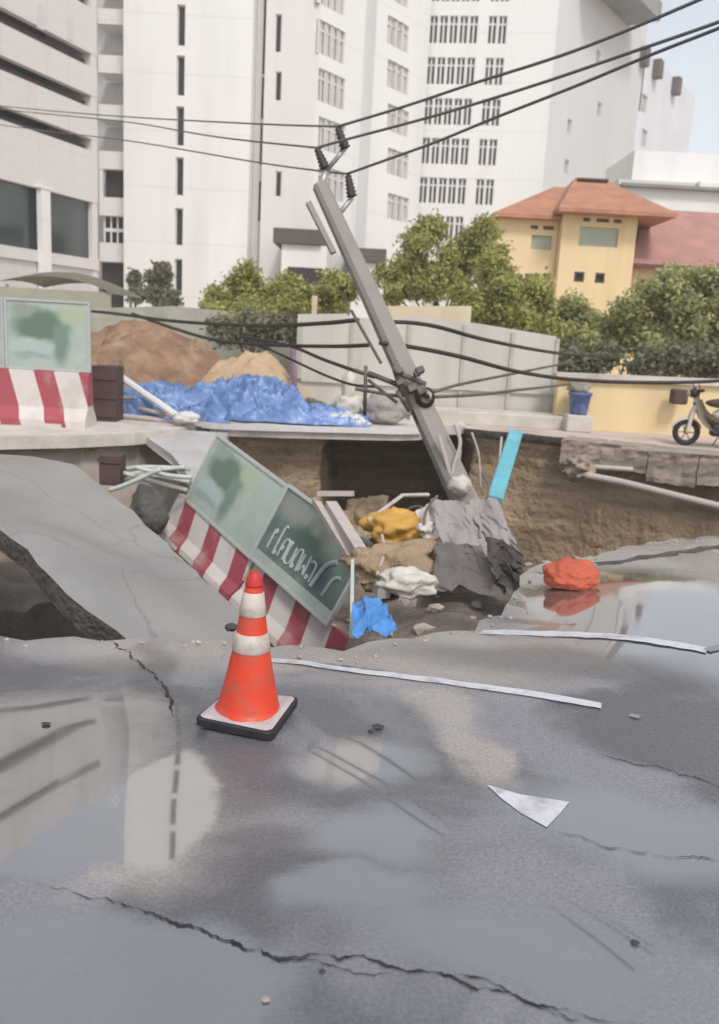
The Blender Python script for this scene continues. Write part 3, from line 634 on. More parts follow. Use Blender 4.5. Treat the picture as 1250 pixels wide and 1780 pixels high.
face(ww_, W2, W3, 34, [], grey_wall)  # grey wall colour stands in for the vertical shadow at this corner
face(ww_, W3, W4, 34, groups(W3, W4, (681, 692, 703), (-20, 60, 135, 210, 285, 362), .55, .85), white_wall, gl=mat('very_faded_glass', (.52, .49, .47), .5, .2, .6, 0))
for (xa, xb, yy, Y) in ((475, 560, 398, 52), (600, 672, 432, 56)):
    a = at(xa, yy, Y); b_ = at(xb, yy+8, Y); bm = B()
    box(bm, a.x, b_.x, Y, Y+5, a.z-.75, a.z+.1); bevel(bm, .05)
    o = tag(link('entrance_canopy', bm, mat('canopy_dark', (.10, .085, .07), .8, .2, 1, 0)), 'dark flat entrance canopy %s the leaning pole on the stepped wing' % ('left of' if xa < 500 else 'right of'), 'canopy')
    bm = B(); box(bm, a.x+.5, b_.x+.3, Y+.3, Y+4.9, 0, a.z-.76); o2 = link('porch_wall', bm, white_wall, o)
a = at(500, 470, 48); bm = B(); box(bm, a.x, at(560, 470, 48).x, 48, 51, a.z-.6, a.z+.2); tag(link('porch_roof', bm, park_dark), 'low dark porch roof above the yellow green hedge left of the pole', 'roof')

# --- right hospital wing with rows of windows
V0 = Vector(at(731, 300, W4.y+.3)[:2]); V1 = Vector(at(945, 300, W4.y-.9)[:2])
hw_ = empty('hospital_wing', (V0.x, V0.y, 0), label='white hospital wing with even rows of small dark windows', cat='building')
zr = [hit(790, y, V0, V1)[1] for y in (50, 122, 193, 262, 331, 397)]; dz_ = zr[0]-zr[1]; zr = [zr[0]+dz_]+zr
uL = hit(745, 50, V0, V1)[0]; uR = hit(832, 50, V0, V1)[0]; st = (uR-uL)/5; vL = hit(848, 50, V0, V1)[0]
opsr = []
for z in zr:
    for k in range(5): opsr.append((uL+k*st+.06, uL+(k+1)*st-.06, z-.95, z+.85))
    for k in range(2): opsr.append((vL+k*st+.02, vL+(k+1)*st-.1, z-.95, z+.85))
face(hw_, V0, V1, 30, opsr, white_wall, depth=.22, back=14)
V2 = on_ray(1098, V1, D35)
Lv = (V2-V1).length
sidew = mat('side_wall_grey', (.60, .575, .55), .8, .05, .2, .05, 6, dirt=(.47, .45, .43), dscale=.4, damt=.6, streak=True)  # greyer than the front wall: this side's shading is put into the colour
so_ = []
for px, yc in ((990, 220), (985, 290), (1042, 190), (1040, 100)):
    uu, zc = hit(px, yc, V1, V2); so_.append((uu-.4, uu+.4, zc-.5, zc+.5))
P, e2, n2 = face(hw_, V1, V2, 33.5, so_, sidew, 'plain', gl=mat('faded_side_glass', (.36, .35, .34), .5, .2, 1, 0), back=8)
# overhanging roof canopy on the side wall
ua, za = hit(1012, -10, V1, V2); ub, zb_ = hit(1092, 45, V1, V2)
bm = B(); box(bm, ua-1.0, ub, -2.6, -.01, zb_+.0, zb_+1.3, facM(P, e2, n2)); link('roof_overhang', rel(bm, hw_), mat('overhang_grey', (.27, .26, .24), .8, .2, .6, .1), hw_)
# far block fading away to the right
U0 = V2+Vector((.3, .6)); U1 = on_ray(1192, U0, D35)
fb_ = empty('far_block', (U0.x, U0.y, 0), label='pale far block with a stepped roofline falling to the right against the sky', cat='building')
Lf = (U1-U0).length; zt_ = hit(1104, 70, U0, U1)[1]
pale_far = mat('pale_far_wall', (.66, .65, .66), .85, .04, .2, 0, dirt=(.55, .54, .54), dscale=.3, damt=.6)
fo = groups(U0, U1, (1120,), (180, 240, 300), .7, .7)
Pf, ef, nf = face(fb_, U0, U1, zt_, [o for o in fo if o[3] < zt_-.5], pale_far, 'plain', gl=midg, back=10)
for px in (1108, 1134, 1170):
    uu, _ = hit(px, 150, U0, U1); bm = B(); box(bm, uu-.5, uu+.5, -.7, -.01, zt_-1.6, zt_-.1, facM(Pf, ef, nf)); bevel(bm, .08); link('roof_unit', rel(bm, fb_), rust, fb_)
# low white building behind the yellow house
a = at(1095, 240, 44); lo = empty('low_white_building', (a.x, 44, 0), label='low white building with a grey roof strip behind the red roofed yellow house', cat='building')
def lz(y): return at(1250, y, 44).z
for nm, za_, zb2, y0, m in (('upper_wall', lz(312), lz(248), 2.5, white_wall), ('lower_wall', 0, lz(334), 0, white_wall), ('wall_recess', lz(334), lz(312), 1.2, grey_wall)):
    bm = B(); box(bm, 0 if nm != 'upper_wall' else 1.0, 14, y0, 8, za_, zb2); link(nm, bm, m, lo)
bm = B(); box(bm, -.2, 14.2, -.4, 2.4, lz(334)+.003, lz(334)+.14); link('roof_strip', bm, mat('grey_roof', (.25, .24, .21), .8, .2, 1, .1), lo)
bm = B(); box(bm, 3.6, 4.6, .1, .8, lz(334)+.145, lz(334)+.5); bevel(bm, .08); link('roof_vent', bm, white_wall, lo)

# --- yellow house with red hipped roofs
HY = 30.0
def hx(x, y=420): return at(x, y, HY).x
def hz(y, x=1040): return at(x, y, HY).z
hs_ = empty('yellow_house', (hx(975), HY, 0), label='yellow house with red hipped tile roofs behind the green hedge', cat='house')
def ho(x): return hx(x)-hx(975)
def house_wall(nm, xa, xb, yy, z1, ops):
    Pa = Vector((hx(975)+xa, HY+yy)); Pb = Vector((hx(975)+xb, HY+yy)); bm = B()
    P, e_, n_ = wall_open(bm, Pa, Pb, 0, z1, ops, .12); Mh = facM(P, e_, n_)
    box(bm, 0, .01, .001, 4, 0, z1, Mh); box(bm, xb-xa-.01, xb-xa, .001, 4, 0, z1, Mh)
    link(nm, rel(bm, hs_), yellow_wall, hs_); return P, e_, n_
zt1 = hz(378); tb = ho(1105)
ops1 = [(ho(1003), ho(1077), hz(432), hz(392)), (ho(1010), ho(1022), hz(386), hz(379.5)), (ho(1033), ho(1055), hz(386), hz(379.5)), (ho(1063), ho(1077), hz(386), hz(379.5)), (ho(1004), ho(1022), hz(492), hz(474)), (ho(1041), ho(1058), hz(492), hz(474))]
zt1 = hz(370)
P, e_, n_ = house_wall('front_wall', 0, tb, 0, zt1, ops1)
for k, o in enumerate(ops1): winrel(hs_, P, e_, n_, o, .12, 'plain', fr=yellow_wall if k == 0 else brown_trim, gl=pale_glass if k == 0 else dark_glass)
xl = ho(868); ops2 = [(ho(925)-xl, ho(968)-xl, hz(440), hz(408)), (ho(925)-xl, ho(938)-xl, hz(401), hz(394)), (ho(947)-xl, ho(966)-xl, hz(401), hz(394)), (ho(922)-xl, ho(938)-xl, hz(496), hz(480)), (ho(954)-xl, ho(968)-xl, hz(496), hz(478))]
P, e_, n_ = house_wall('side_wing_wall', xl, -.02, .5, hz(384), ops2)
for k, o in enumerate(ops2): winrel(hs_, P, e_, n_, o, .12, 'plain', fr=yellow_wall if k == 0 else brown_trim, gl=pale_glass if k == 0 else dark_glass)
ops3 = [(ho(1126)-tb, ho(1141)-tb, hz(496), hz(478))]
P, e_, n_ = house_wall('long_wing_wall', tb+.02, tb+9, .8, hz(462, 1200), ops3)
winrel(hs_, P, e_, n_, ops3[0], .12, 'plain', fr=brown_trim)
def hip(nm, x0, x1, y0, y1, zc, xr0, xr1, yr, zr_, m, th=.12):
    bm = B(); v = [bm.verts.new(p) for p in ((x0, y0, zc), (x1, y0, zc), (x1, y1, zc), (x0, y1, zc), (xr0, yr, zr_), (xr1, yr, zr_))]
    for f in ((0, 1, 5, 4), (1, 2, 5), (2, 3, 4, 5), (3, 0, 4)): bm.faces.new([v[i] for i in f])
    lowv = [bm.verts.new((q.co.x, q.co.y, zc-th)) for q in v[:4]]
    bm.faces.new(lowv[::-1])
    for i in range(4): bm.faces.new((v[i], lowv[i], lowv[(i+1) % 4], v[(i+1) % 4]))
    r_ = link(nm, bm, m, hs_); return r_
hip('roof', ho(868)-.25, ho(1085), .1, 6.0, hz(378), ho(985), ho(1070), 3.0, hz(318, 1000)+.35, roof_tile)
r1 = hip('roof', -.30, ho(1160), -.7, 6.2, hz(369), ho(1022), ho(1072), 2.8, hz(300)+.32, roof_tile)
r2 = hip('roof', tb-.0, tb+9.5, .1, 6.0, hz(459, 1150), ho(1150)+.25, tb+9, 3.2, hz(366, 1160)+.5, roof_pink)
bm = B(); box(bm, ho(1030)-.05, ho(1068)+.05, 2.4, 3.2, hz(304), hz(292)); box(bm, ho(1026)-.12, ho(1070)+.12, 2.2, 3.4, hz(292)+.003, hz(288)); link('roof_vent', bm, brown_trim, r1)
bm = B(); box(bm, tb+.05, tb+9.5, -.0, .08, hz(466, 1150), hz(460, 1150)); link('eave_board', bm, brown_trim, hs_)

# ------------------------------------------------------------------ walls on the far bank
def outline_wall(name, pix, Y, th, m, label, cat, bot=0.0):
    """wall whose top edge runs through the pixels at distance Y"""
    pts = [at(x, y, Y) for x, y in pix]; poly = [(p.x, p.z) for p in pts]; poly = [(poly[0][0], bot)]+poly+[(poly[-1][0], bot)]
    bm = B(); f = [bm.verts.new((p[0], Y, p[1])) for p in poly]; b_ = [bm.verts.new((p[0], Y+th, p[1])) for p in poly]
    bm.faces.new(f); bm.faces.new(b_[::-1])
    for i in range(len(poly)):
        j = (i+1) % len(poly); bm.faces.new((f[i], b_[i], b_[j], f[j]))
    return tag(link(name, bm, m), label, cat)
hw2 = outline_wall('hoarding_wall', [(518, 546), (602, 545), (612, 553), (700, 553), (712, 548), (800, 559), (830, 562), (968, 585)], 18.0, .15, hoard, 'pale grey hoarding wall crossed by sagging cables behind the leaning pole', 'wall', -.02)
bm = B()
for px in (518, 606, 704, 800, 884, 962):
    a = at(px, 640, 18.0); zt2 = at(px, 553 if px < 800 else 560+(px-800)*.15, 18).z; box(bm, a.x, a.x+.07, 17.96, 17.998, 0, zt2-.05)
link('panel_joint', bm, mat('hoarding_joint', (.42, .39, .34), .7), hw2)
bm = B(); a = at(518, 620, 18); b3 = at(968, 655, 18); box(bm, a.x, b3.x, 17.93, 17.955, .62, .68); link('rail', bm, hoard, hw2)
bm = B(); a = at(520, 690, 17.2); b3 = at(985, 720, 17.2); box(bm, a.x+2.2, b3.x, 17.0, 17.9, -.01, .26); bevel(bm, .03)
tag(link('low_ledge', bm, con_pale), 'low pale concrete ledge at the foot of the grey hoarding wall', 'ledge')
outline_wall('boundary_wall', [(672, 532), (820, 532)], 19.2, .4, beige_wall, 'short warm beige wall rising above the grey hoarding right of the pole', 'wall')
outline_wall('gate_post', [(543, 514), (552, 514)], 19.6, .12, beige_wall, 'thin pale post in front of the left hedge', 'post')
yw = outline_wall('boundary_wall', [(972, 657), (1250, 668), (1420, 676)], 17.3, .25, yellow_wall, 'low yellow painted wall behind the parked motorbike', 'wall')
a = at(966, 650, 17.3); b3 = at(1420, 676, 17.3)
bm = B(); slab_from(bm, [Vector((a.x, 17.2, a.z+.03)), Vector((b3.x, 17.2, b3.z+.1)), Vector((b3.x, 17.65, b3.z+.1)), Vector((a.x, 17.65, a.z+.03))], .13); link('coping', bm, con_pale, yw)
outline_wall('boundary_wall', [(150, 536), (300, 532), (385, 540), (520, 556)], 20.5, .3, moss_wall, 'mossy grey low wall behind the red soil heap', 'wall')
# dark brown box on the yellow wall
a = at(1180, 690, 17.0); bm = B(); box(bm, -.15, .15, -.13, .13, -.14, .15); bevel(bm, .045, 3); box(bm, -.04, .04, .1, .3, -.02, .05)
o = link('wall_box', bm, dkbrown); o.location = a; tag(o, 'small dark brown box fixed on the yellow wall above the front of the motorbike', 'wall box')

# ------------------------------------------------------------------ trees and hedges
def foliage(name, blobs, n_leaf, size, m, parent=None, origin=(0, 0, 0), seed=1):
    rg = np.random.default_rng(seed); V = []; tot = sum(b_[3]*b_[4] for b_ in blobs)
    for (x, y, z, rx, rz) in blobs:
        k = int(n_leaf*rx*rz/tot); sub = max(5, int(rx*rz*14)); 
        cdir = rg.normal(size=(sub, 3)); cdir /= np.linalg.norm(cdir, axis=1)[:, None]
        cc = np.array([x, y, z])+cdir*np.array([rx, rx, rz])*(rg.uniform(.35, 1.0, (sub, 1))**.5)
        idx = rg.integers(0, sub, k); d = rg.normal(size=(k, 3)); p = cc[idx]+d*np.array([.17, .17, .14])*(.6+.5*rx)
        nrm = (p-np.array([x, y, z])); nrm /= np.linalg.norm(nrm, axis=1)[:, None]+1e-6; nrm = nrm*.7+rg.normal(size=(k, 3))*.7; nrm[:, 2] += .25; nrm /= np.linalg.norm(nrm, axis=1)[:, None]
        t = np.cross(nrm, rg.normal(size=(k, 3))); t /= np.linalg.norm(t, axis=1)[:, None]; b2 = np.cross(nrm, t); s = size*rg.uniform(.6, 1.4, (k, 1))
        V.append(np.stack([p-t*s, p+b2*s*.5-t*.1*s, p+t*s, p-b2*s*.5], axis=1))
    V = np.concatenate(V).reshape(-1, 3)-np.array(origin); q = len(V)//4
    me = bpy.data.meshes.new(name); me.vertices.add(len(V)); me.vertices.foreach_set('co', V.ravel().astype(np.float32)); me.loops.add(len(V)); me.loops.foreach_set('vertex_index', np.arange(len(V), dtype=np.int32))
    me.polygons.add(q); me.polygons.foreach_set('loop_start', np.arange(0, len(V), 4, dtype=np.int32)); me.polygons.foreach_set('loop_total', np.full(q, 4, dtype=np.int32)); me.update(calc_edges=True)
    me.materials.append(m); o = bpy.data.objects.new(name, me); C.objects.link(o)
    if parent: o.parent = parent
    return o
def tree(name, label, cat, pixblobs, Y, m, nl_=9000, size=.075, seed=1, group=None, trunk_r=.09, px0=None):
    """pixblobs: (x, y, rx_px, rz_px)"""
    s = Y/1500; bl_ = []
    for (x, y, rx, rz) in pixblobs:
        c = at(x, y, Y+random.uniform(-.4, .4)); bl_.append((c.x, c.y, c.z, rx*s, rz*s))
    cx = sum(b_[0] for b_ in bl_)/len(bl_) if px0 is None else at(px0, 500, Y).x
    root = empty(name, (cx, Y, 0), label=label, cat=cat, group=group)
    foliage('crown', bl_, nl_, size, m, root, (cx, Y, 0), seed)
    bm = B(); zc = np.mean([b_[2] for b_ in bl_])
    tube(bm, smooth_path([(0, 0, -.05), (.05, .03, zc*.35), (-.03, 0, zc*.7), (0, 0, zc)], 4), [trunk_r, trunk_r*.4], 8)
    for b_ in bl_: tube(bm, smooth_path([(0, 0, zc*.45), ((b_[0]-cx)*.5, (b_[1]-Y)*.5, (b_[2]+zc*.45)/2+.05), (b_[0]-cx, b_[1]-Y, b_[2])], 4), [trunk_r*.5, trunk_r*.12], 6)
    link('trunk', bm, bark, root); return root
tree('tree', 'rounded yellow green tree right of the leaning pole, in front of the white wing', 'tree', [(750, 450, 60, 48), (700, 480, 48, 42), (805, 455, 48, 50), (752, 500, 70, 32), (680, 505, 30, 30), (835, 500, 38, 36), (838, 415, 26, 26), (760, 418, 42, 24)], 25, leaf_y, 25600, .062, 3)
tree('bush', 'yellow green bush left of the leaning pole, behind the hoarding end', 'bush', [(520, 515, 48, 34), (570, 520, 40, 34), (480, 530, 36, 30), (540, 555, 60, 24), (600, 510, 26, 26)], 22.5, leaf_y, 14400, .062, 5)
tree('bush', 'yellow green bush leftmost in front of the white tower', 'bush', [(410, 515, 36, 32), (450, 505, 32, 34), (385, 535, 22, 28), (430, 550, 50, 26), (428, 480, 10, 20)], 23, leaf_y, 12800, .062, 6)
tree('bush', 'bushy green shrub below the left wing of the yellow house', 'bush', [(880, 500, 44, 36), (930, 510, 40, 30), (870, 540, 50, 28), (940, 545, 40, 26), (855, 460, 26, 34)], 21.5, leaf_y, 16000, .062, 8)
tree('bush', 'dull green shrub below the front of the yellow house', 'bush', [(1000, 545, 42, 28), (1045, 560, 40, 24), (990, 590, 46, 28), (1040, 595, 40, 26)], 21, leaf_g, 12800, .062, 9)
tree('bush', 'tall grey green bush with pale yellow leaves below the long red roof', 'bush', [(1110, 520, 36, 36), (1150, 510, 40, 34), (1090, 560, 36, 34), (1150, 570, 54, 44), (1110, 605, 50, 28)], 20.5, leaf_g, 19200, .062, 10)
tree('bush', 'grey green bush at the right edge above the motorbike', 'bush', [(1220, 510, 44, 38), (1200, 560, 44, 42), (1250, 560, 44, 50), (1230, 610, 60, 30), (1290, 540, 44, 50)], 20, leaf_g, 19200, .062, 11)
tree('bush', 'yellow green bush filling the gap behind the right half of the grey hoarding', 'bush', [(830, 535, 46, 26), (890, 565, 50, 26), (950, 580, 50, 26), (860, 510, 34, 26)], 21.2, leaf_y, 12000, .062, 21)
tree('bush', 'low yellow green bush just left of the hoarding, behind the dark cables', 'bush', [(500, 550, 46, 20), (430, 560, 50, 20), (380, 560, 34, 20)], 20.9, leaf_y, 9000, .062, 22)
tree('hedge', 'dark brown green hedge strip above the yellow wall', 'hedge', [(x, 625+(x-1000)*.02, 36, 22) for x in range(985, 1300, 45)], 18.8, leaf_d, 11000, .06, 12, px0=1100, trunk_r=.04)
tree('conifer', 'larger dark olive conical tree standing against the white tower', 'tree', [(280, 475, 12, 20), (278, 495, 20, 24), (276, 520, 23, 26), (290, 520, 16, 22)], 38, leaf_d, 6000, .12, 13)
tree('conifer', 'small thin dark olive tree at the left corner of the white tower', 'tree', [(235, 490, 6, 16), (234, 512, 8, 20)], 38, leaf_d, 2500, .1, 14)
tree('bush', 'low dark bush at the foot of the soil heap, left of the hoarding', 'bush', [(490, 575, 34, 18), (440, 570, 40, 16), (400, 575, 26, 14)], 19.2, leaf_d, 5000, .06, 15)

# ------------------------------------------------------------------ far bank: soil, tarps, deck
def mound(name, c, rx, ry, h, m, seed, label, cat, amp=.3, n_=56, sharp=1.0):
    bm = B(); g_ = []
    for j in range(n_+1):
        row = []
        for i in range(n_+1):
            u, v = i/n_*2-1, j/n_*2-1; r_ = math.sqrt(u*u+v*v); k = max(0, 1-r_**2)**sharp
            z = h*k*(1+amp*fbm(u*2.5+seed, v*2.5, seed, 5))+.05*h*fbm(u*9+seed, v*9, 1, 4)*min(1, k*4)-.02
            row.append(bm.verts.new((u*rx, v*ry, z)))
        g_.append(row)
    for j in range(n_):
        for i in range(n_): bm.faces.new((g_[j][i], g_[j][i+1], g_[j+1][i+1], g_[j+1][i]))
    o = link(name, bm, m, smooth=True); o.location = c; return tag(o, label, cat)
a = at(250, 640, 18.2); mound('soil_heap', (a.x, 18.2, 0), 2.5, 1.6, 1.55, soil_red, 2, 'reddish brown soil heap behind the blue tarpaulins on the far bank', 'soil heap', .22)
a = at(180, 640, 17.6); mound('soil_heap', (a.x, 17.6, 0), 1.4, 1.2, 1.1, soil_red, 6, 'smaller soil heap beside the end of the striped barrier', 'soil heap', .4)
a = at(435, 640, 17.6); mound('sand_heap', (a.x, 17.6, 0), 1.5, 1.0, 1.12, sand, 4, 'pale sand heap right of the red soil, behind the blue tarpaulins', 'sand heap', .2)

def crumple(name, c, rx, ry, h, m, seed, label, cat='tarpaulin', group=None, n_=90, ridge=.5, edge=.25, rz=0, prof=None):
    bm = B(); g_ = []
    for j in range(n_+1):
        row = []
        for i in range(n_+1):
            u, v = i/n_*2-1, j/n_*2-1
            wob = 1+edge*fbm(u*1.7+seed, v*1.7+seed, 2, 3)
            k = max(0, 1-max(abs(u), abs(v))**3)
            rd = 1-abs(fbm(u*1.5+seed*3+.5*v, v*2.6-.8*u, seed, 3))*2.2
            rd2 = 1-abs(fbm(u*3.4+seed-v, v*6+u*1.5, seed+4, 2))*2.2
            hh = h if prof is None else h*prof(u)
            z = hh*k*(.5+ridge*(rd-.45)+.22*rd2)+.02
            x = u*rx*wob+.06*fbm(u*5, v*5, seed); y = v*ry*wob+.06*fbm(u*5, v*5, seed+9)
            row.append(bm.verts.new((x, y, max(z, .012))))
        g_.append(row)
    for j in range(n_):
        for i in range(n_): bm.faces.new((g_[j][i], g_[j][i+1], g_[j+1][i+1], g_[j+1][i]))
    o = link(name, bm, m, smooth=True); o.location = c; o.rotation_euler.z = rz; return tag(o, label, cat, group)
# deck slab (white edged) that still bridges the cavity
dk = empty('concrete_deck', (-2.75, 14.2, 0), label='undermined concrete deck with a thin pale edge above the dark cavity', cat='concrete slab')
bm = B()
edge = [(-2.75, 14.35), (-2.2, 14.25), (-1.2, 14.45), (0, 14.75), (.55, 14.9), (.98, 15.2), (1.3, 16.0), (1.95, 16.6), (1.95, 19.6), (-2.75, 19.4)]
vs = [(p[0]+2.75, p[1]-14.2) for p in edge]; prism(bm, vs, -.14, .03); link('slab', bm, con_pale, dk)
bm = B(); lip_ = [(p[0]+2.75, p[1]-14.2-.03, .02) for p in edge[:6]]; tube(bm, smooth_path([Vector(p)+Vector((0, 0, .02*fbm(p[0]*2, 0, 3))) for p in lip_], 5), .065, 4, twist=R(45)); link('edge_beam', bm, mat('white_edge', (.66, .62, .62), .6, .1, 4, .2, dirt=(.45, .38, .34), dscale=4, damt=.6), dk)
GT = 'blue tarpaulins heaped on the far deck'
crumple('tarpaulin', (at(300, 700, 15.6).x, 15.5, .02), 1.2, .95, .62, tarp_b, 1.3, 'blue tarpaulin heaped leftmost, beside the pale poles', group=GT)
crumple('tarpaulin', (at(430, 700, 15.9).x, 15.9, .04), 1.25, .95, .78, tarp_b, 4.1, 'tallest blue tarpaulin heap in the middle, in front of the sand', group=GT)
crumple('tarpaulin', (at(530, 725, 15.6).x, 15.55, .04), 1.15, .6, .34, tarp_b, 7.7, 'low blue tarpaulin spread rightmost over the deck towards the pole', group=GT)
crumple('plastic_sheet', (at(600, 722, 15.4).x, 15.3, .04), .42, .3, .25, pale_cloth, 9.2, 'small pale bluish plastic sheet at the right end of the blue tarpaulins', 'plastic sheet', n_=36)
bm = B(); blob(bm, (0, 0, .22), (.30, .24, .30), .3, 1.5, 3, 4, -.2); blob(bm, (-.02, 0, .6), (.13, .13, .32), .3, 1.5, 8, 3)
o = link('sack', bm, sackm, smooth=True); o.location = (at(608, 690, 16.2).x, 16.2, .04); tag(o, 'tall off white sack standing behind the tarpaulins, left of the pole', 'sack')
bm = B(); blob(bm, (0, 0, .14), (.28, .22, .18), .35, 1.8, 5, 3, -.12)
o = link('rubble_lump', bm, mat('dark_green_lump', (.10, .11, .09), .9, .3, 8, .5)); o.location = (at(540, 706, 16.0).x, 16.0, .1); tag(o, 'dark grey green lump on the deck behind the low blue tarpaulin', 'rubble')
bm = B(); blob(bm, (0, 0, .26), (.40, .22, .28), .3, 1.8, 11, 4, -.24)
o = link('sack', bm, grey_tex2, smooth=True); o.location = (at(672, 690, 15.9).x, 15.9, .04); tag(o, 'slumped grey sack on the deck directly behind the leaning pole', 'sack')
# purple post
p0 = at(512, 655, 17.0); p1 = at(508, 600, 17.2); bm = B(); tube(bm, [(0, 0, -p0.z), (0, 0, 0), tuple(p1-p0)], .06, 6); box(bm, -.13, .13, -.03, .03, -.08, -.02)
o = link('post', bm, mat('purple_post', (.20, .13, .17), .7)); o.location = p0; tag(o, 'short purple grey post between the sand heap and the hoarding', 'post')
# timber pile left of tarps
pl_ = [((203, 652), (335, 742), 14.6, 14.0, .06), ((195, 640), (290, 712), 14.9, 14.5, .04), ((200, 690), (290, 700), 15, 14.9, .035), ((200, 705), (300, 722), 14.8, 14.6, .04), ((205, 722), (310, 735), 14.5, 14.3, .04), ((198, 738), (285, 742), 14.2, 14.0, .035)]
for k, (a_, b_, Ya, Yb, r_) in enumerate(pl_):
    A = at(*a_, Ya); Bp = at(*b_, Yb); bm = B(); tube(bm, [Vector((0, 0, 0)), (Bp-A)*.5+Vector((0, 0, .01)), Bp-A], r_, 8)
    o = link('pole', bm, pale_cloth if k == 0 else timber, smooth=False); o.location = A
    tag(o, ['longest pale pole slanting down to the deck edge beside the blue tarpaulin', 'thin pale pole slanting above the timber pile', 'grey pole, topmost of the level timbers', 'second grey pole down in the level timbers', 'third grey pole down in the level timbers', 'grey pole lying lowest at the deck edge'][k], 'pole', 'poles piled left of the tarpaulins')
bm = B(); blob(bm, (0, 0, .05), (.22, .18, .10), .4, 2.2, 5, 3)
o = link('plastic_scrap', bm, pale_cloth, smooth=True); o.location = at(325, 732, 13.95); tag(o, 'crumpled white plastic scrap at the foot of the longest pale pole', 'scrap')
# dark brown crate at the end of the barrier
A = at(180, 740, 14.0); bm = B(); box(bm, -.2, .2, 0, .5, 0, .92); bevel(bm, .03)
for k in range(3): box(bm, -.21, .21, -.02, -.003, .1+k*.3, .32+k*.3)
o = link('crate', bm, dkbrown); o.location = (A.x, 14.0, -.01); tag(o, 'dark brown upright crate between the striped barrier and the pole pile', 'crate')

# concrete deck on the left (holds the standing barrier): light slab edge above the grey wall
bm = B(); ed = [(-8.5, 11.0), (-6.5, 11.25), (-5.0, 11.55), (-4.1, 12.1), (-3.4, 12.75), (-2.95, 13.5), (-2.78, 14.2), (-2.78, 16.3), (-8.5, 16.3)]
prism(bm, ed, -.16, .02); tag(link('concrete_slab', bm, con_pale), 'pale concrete deck edge carrying the upright striped barrier', 'concrete slab')
bm = B(); P_ = [Vector((x, y+.35, 0)) for x, y in ed[:6]]
for i in range(len(P_)-1):
    quadsheet(bm, P_[i]-Vector((0, 0, .165)), P_[i+1]-Vector((0, 0, .165)), P_[i+1]-Vector((0, .25, 1.4)), P_[i]-Vector((0, .25, 1.4)), 10, 10, lambda u, v: Vector((0, .08*fbm(u*3+i, v*3, i), 0)))
tag(link('retaining_wall', bm, mat('grey_beige_soil', (.36, .31, .265), .9, .2, 1.5, .5, 6, dirt=(.25, .20, .16), dscale=1.2, damt=.8), smooth=True), 'rough grey beige retaining wall below the left deck', 'wall')
# tilted broken slab between deck and sign
bm = B(); slab_from(bm, [at(243, 750, 13.1), at(300, 746, 13.7), at(398, 752, 14.0), at(376, 800, 12.7), at(345, 862, 11.5), at(331, 830, 11.7), at(300, 790, 12.4)], .14); bevel(bm, .015, 1)
tag(link('concrete_slab', bm, con_grey), 'smooth grey slab tilted down from the deck towards the fallen green panels', 'concrete slab')
# sunken asphalt slab on the left
def asph(u, v): return Vector((0, 0, .03*fbm(u*3, v*3, 2, 4)-.10*math.sin(math.pi*u)*.6))
bm = B()
top = [(-420, 800, 9.6), (0, 815, 9.2), (60, 820, 9.1), (125, 832, 8.9), (178, 872, 8.5), (240, 925, 7.9), (300, 988, 7.4), (350, 1035, 6.9), (420, 1100, 6.3), (400, 1160, 5.4), (230, 1170, 5.2), (135, 1092, 5.3), (90, 1040, 5.5), (45, 990, 5.8), (0, 952, 6.1), (-200, 900, 6.5), (-520, 890, 6.8)]
T3 = [at(*t) for t in top]
cxm = Vector((-2.6, 7.5, 0))
# triangulated, subdivided and gently bent
v2 = [Vector((p.x, p.y)) for p in T3]; nb = len(v2)
def plane_fit():
    Aq = np.array([[p.x, p.y, 1, p.x*p.y, p.x**2] for p in T3]); z = np.array([p.z for p in T3]); return np.linalg.lstsq(Aq, z, rcond=None)[0]
pf = plane_fit()
def slabz(x, y):
    sw = sz = 0
    for i, p in enumerate(T3):
        q = T3[(i+1) % nb]
        for t in (0, .25, .5, .75):
            a_ = p.lerp(q, t); w_ = 1/((a_.x-x)**2+(a_.y-y)**2+.01)**1.6; sw += w_; sz += w_*a_.z
    return sz/sw+.02*fbm(x*1.2, y*1.2, 3, 4)
bd = jag([(p.x, p.y) for p in T3]+[(T3[0].x, T3[0].y)], .05, .15)[:-1]; n2_ = len(bd); vs = list(bd)
x = -7.5
while x < 1:
    y = 4
    while y < 11:
        if inside((x, y), bd): vs.append(Vector((x, y)))
        y += .25
    x += .25
co, ed_, fa, *_ = delaunay_2d_cdt(vs, [(i, (i+1) % n2_) for i in range(n2_)], [], 0, 1e-5)
tv = [bm.verts.new((c.x, c.y, slabz(c.x, c.y))) for c in co]; keep = []
for f in fa:
    cx_ = sum(co[i].x for i in f)/len(f); cy_ = sum(co[i].y for i in f)/len(f)
    if inside((cx_, cy_), bd): keep.append(bm.faces.new([tv[i] for i in f]))
for v in [v for v in bm.verts if not v.link_faces]: bm.verts.remove(v)
bmesh.ops.recalc_face_normals(bm, faces=bm.faces)
if sum(f.normal.z for f in bm.faces) > 0: bmesh.ops.reverse_faces(bm, faces=bm.faces)
bmesh.ops.solidify(bm, geom=list(bm.faces), thickness=.16)
o = link('asphalt_slab', bm, asph_slab, smooth=True)
o.data.set_sharp_from_angle(angle=R(40)); o.data.materials.append(asph_edge)
for p_ in o.data.polygons:
    if abs(p_.normal.z) < .6: p_.material_index = 1
tag(o, 'large sunken grey asphalt slab sloping from the left into the hole', 'asphalt slab')
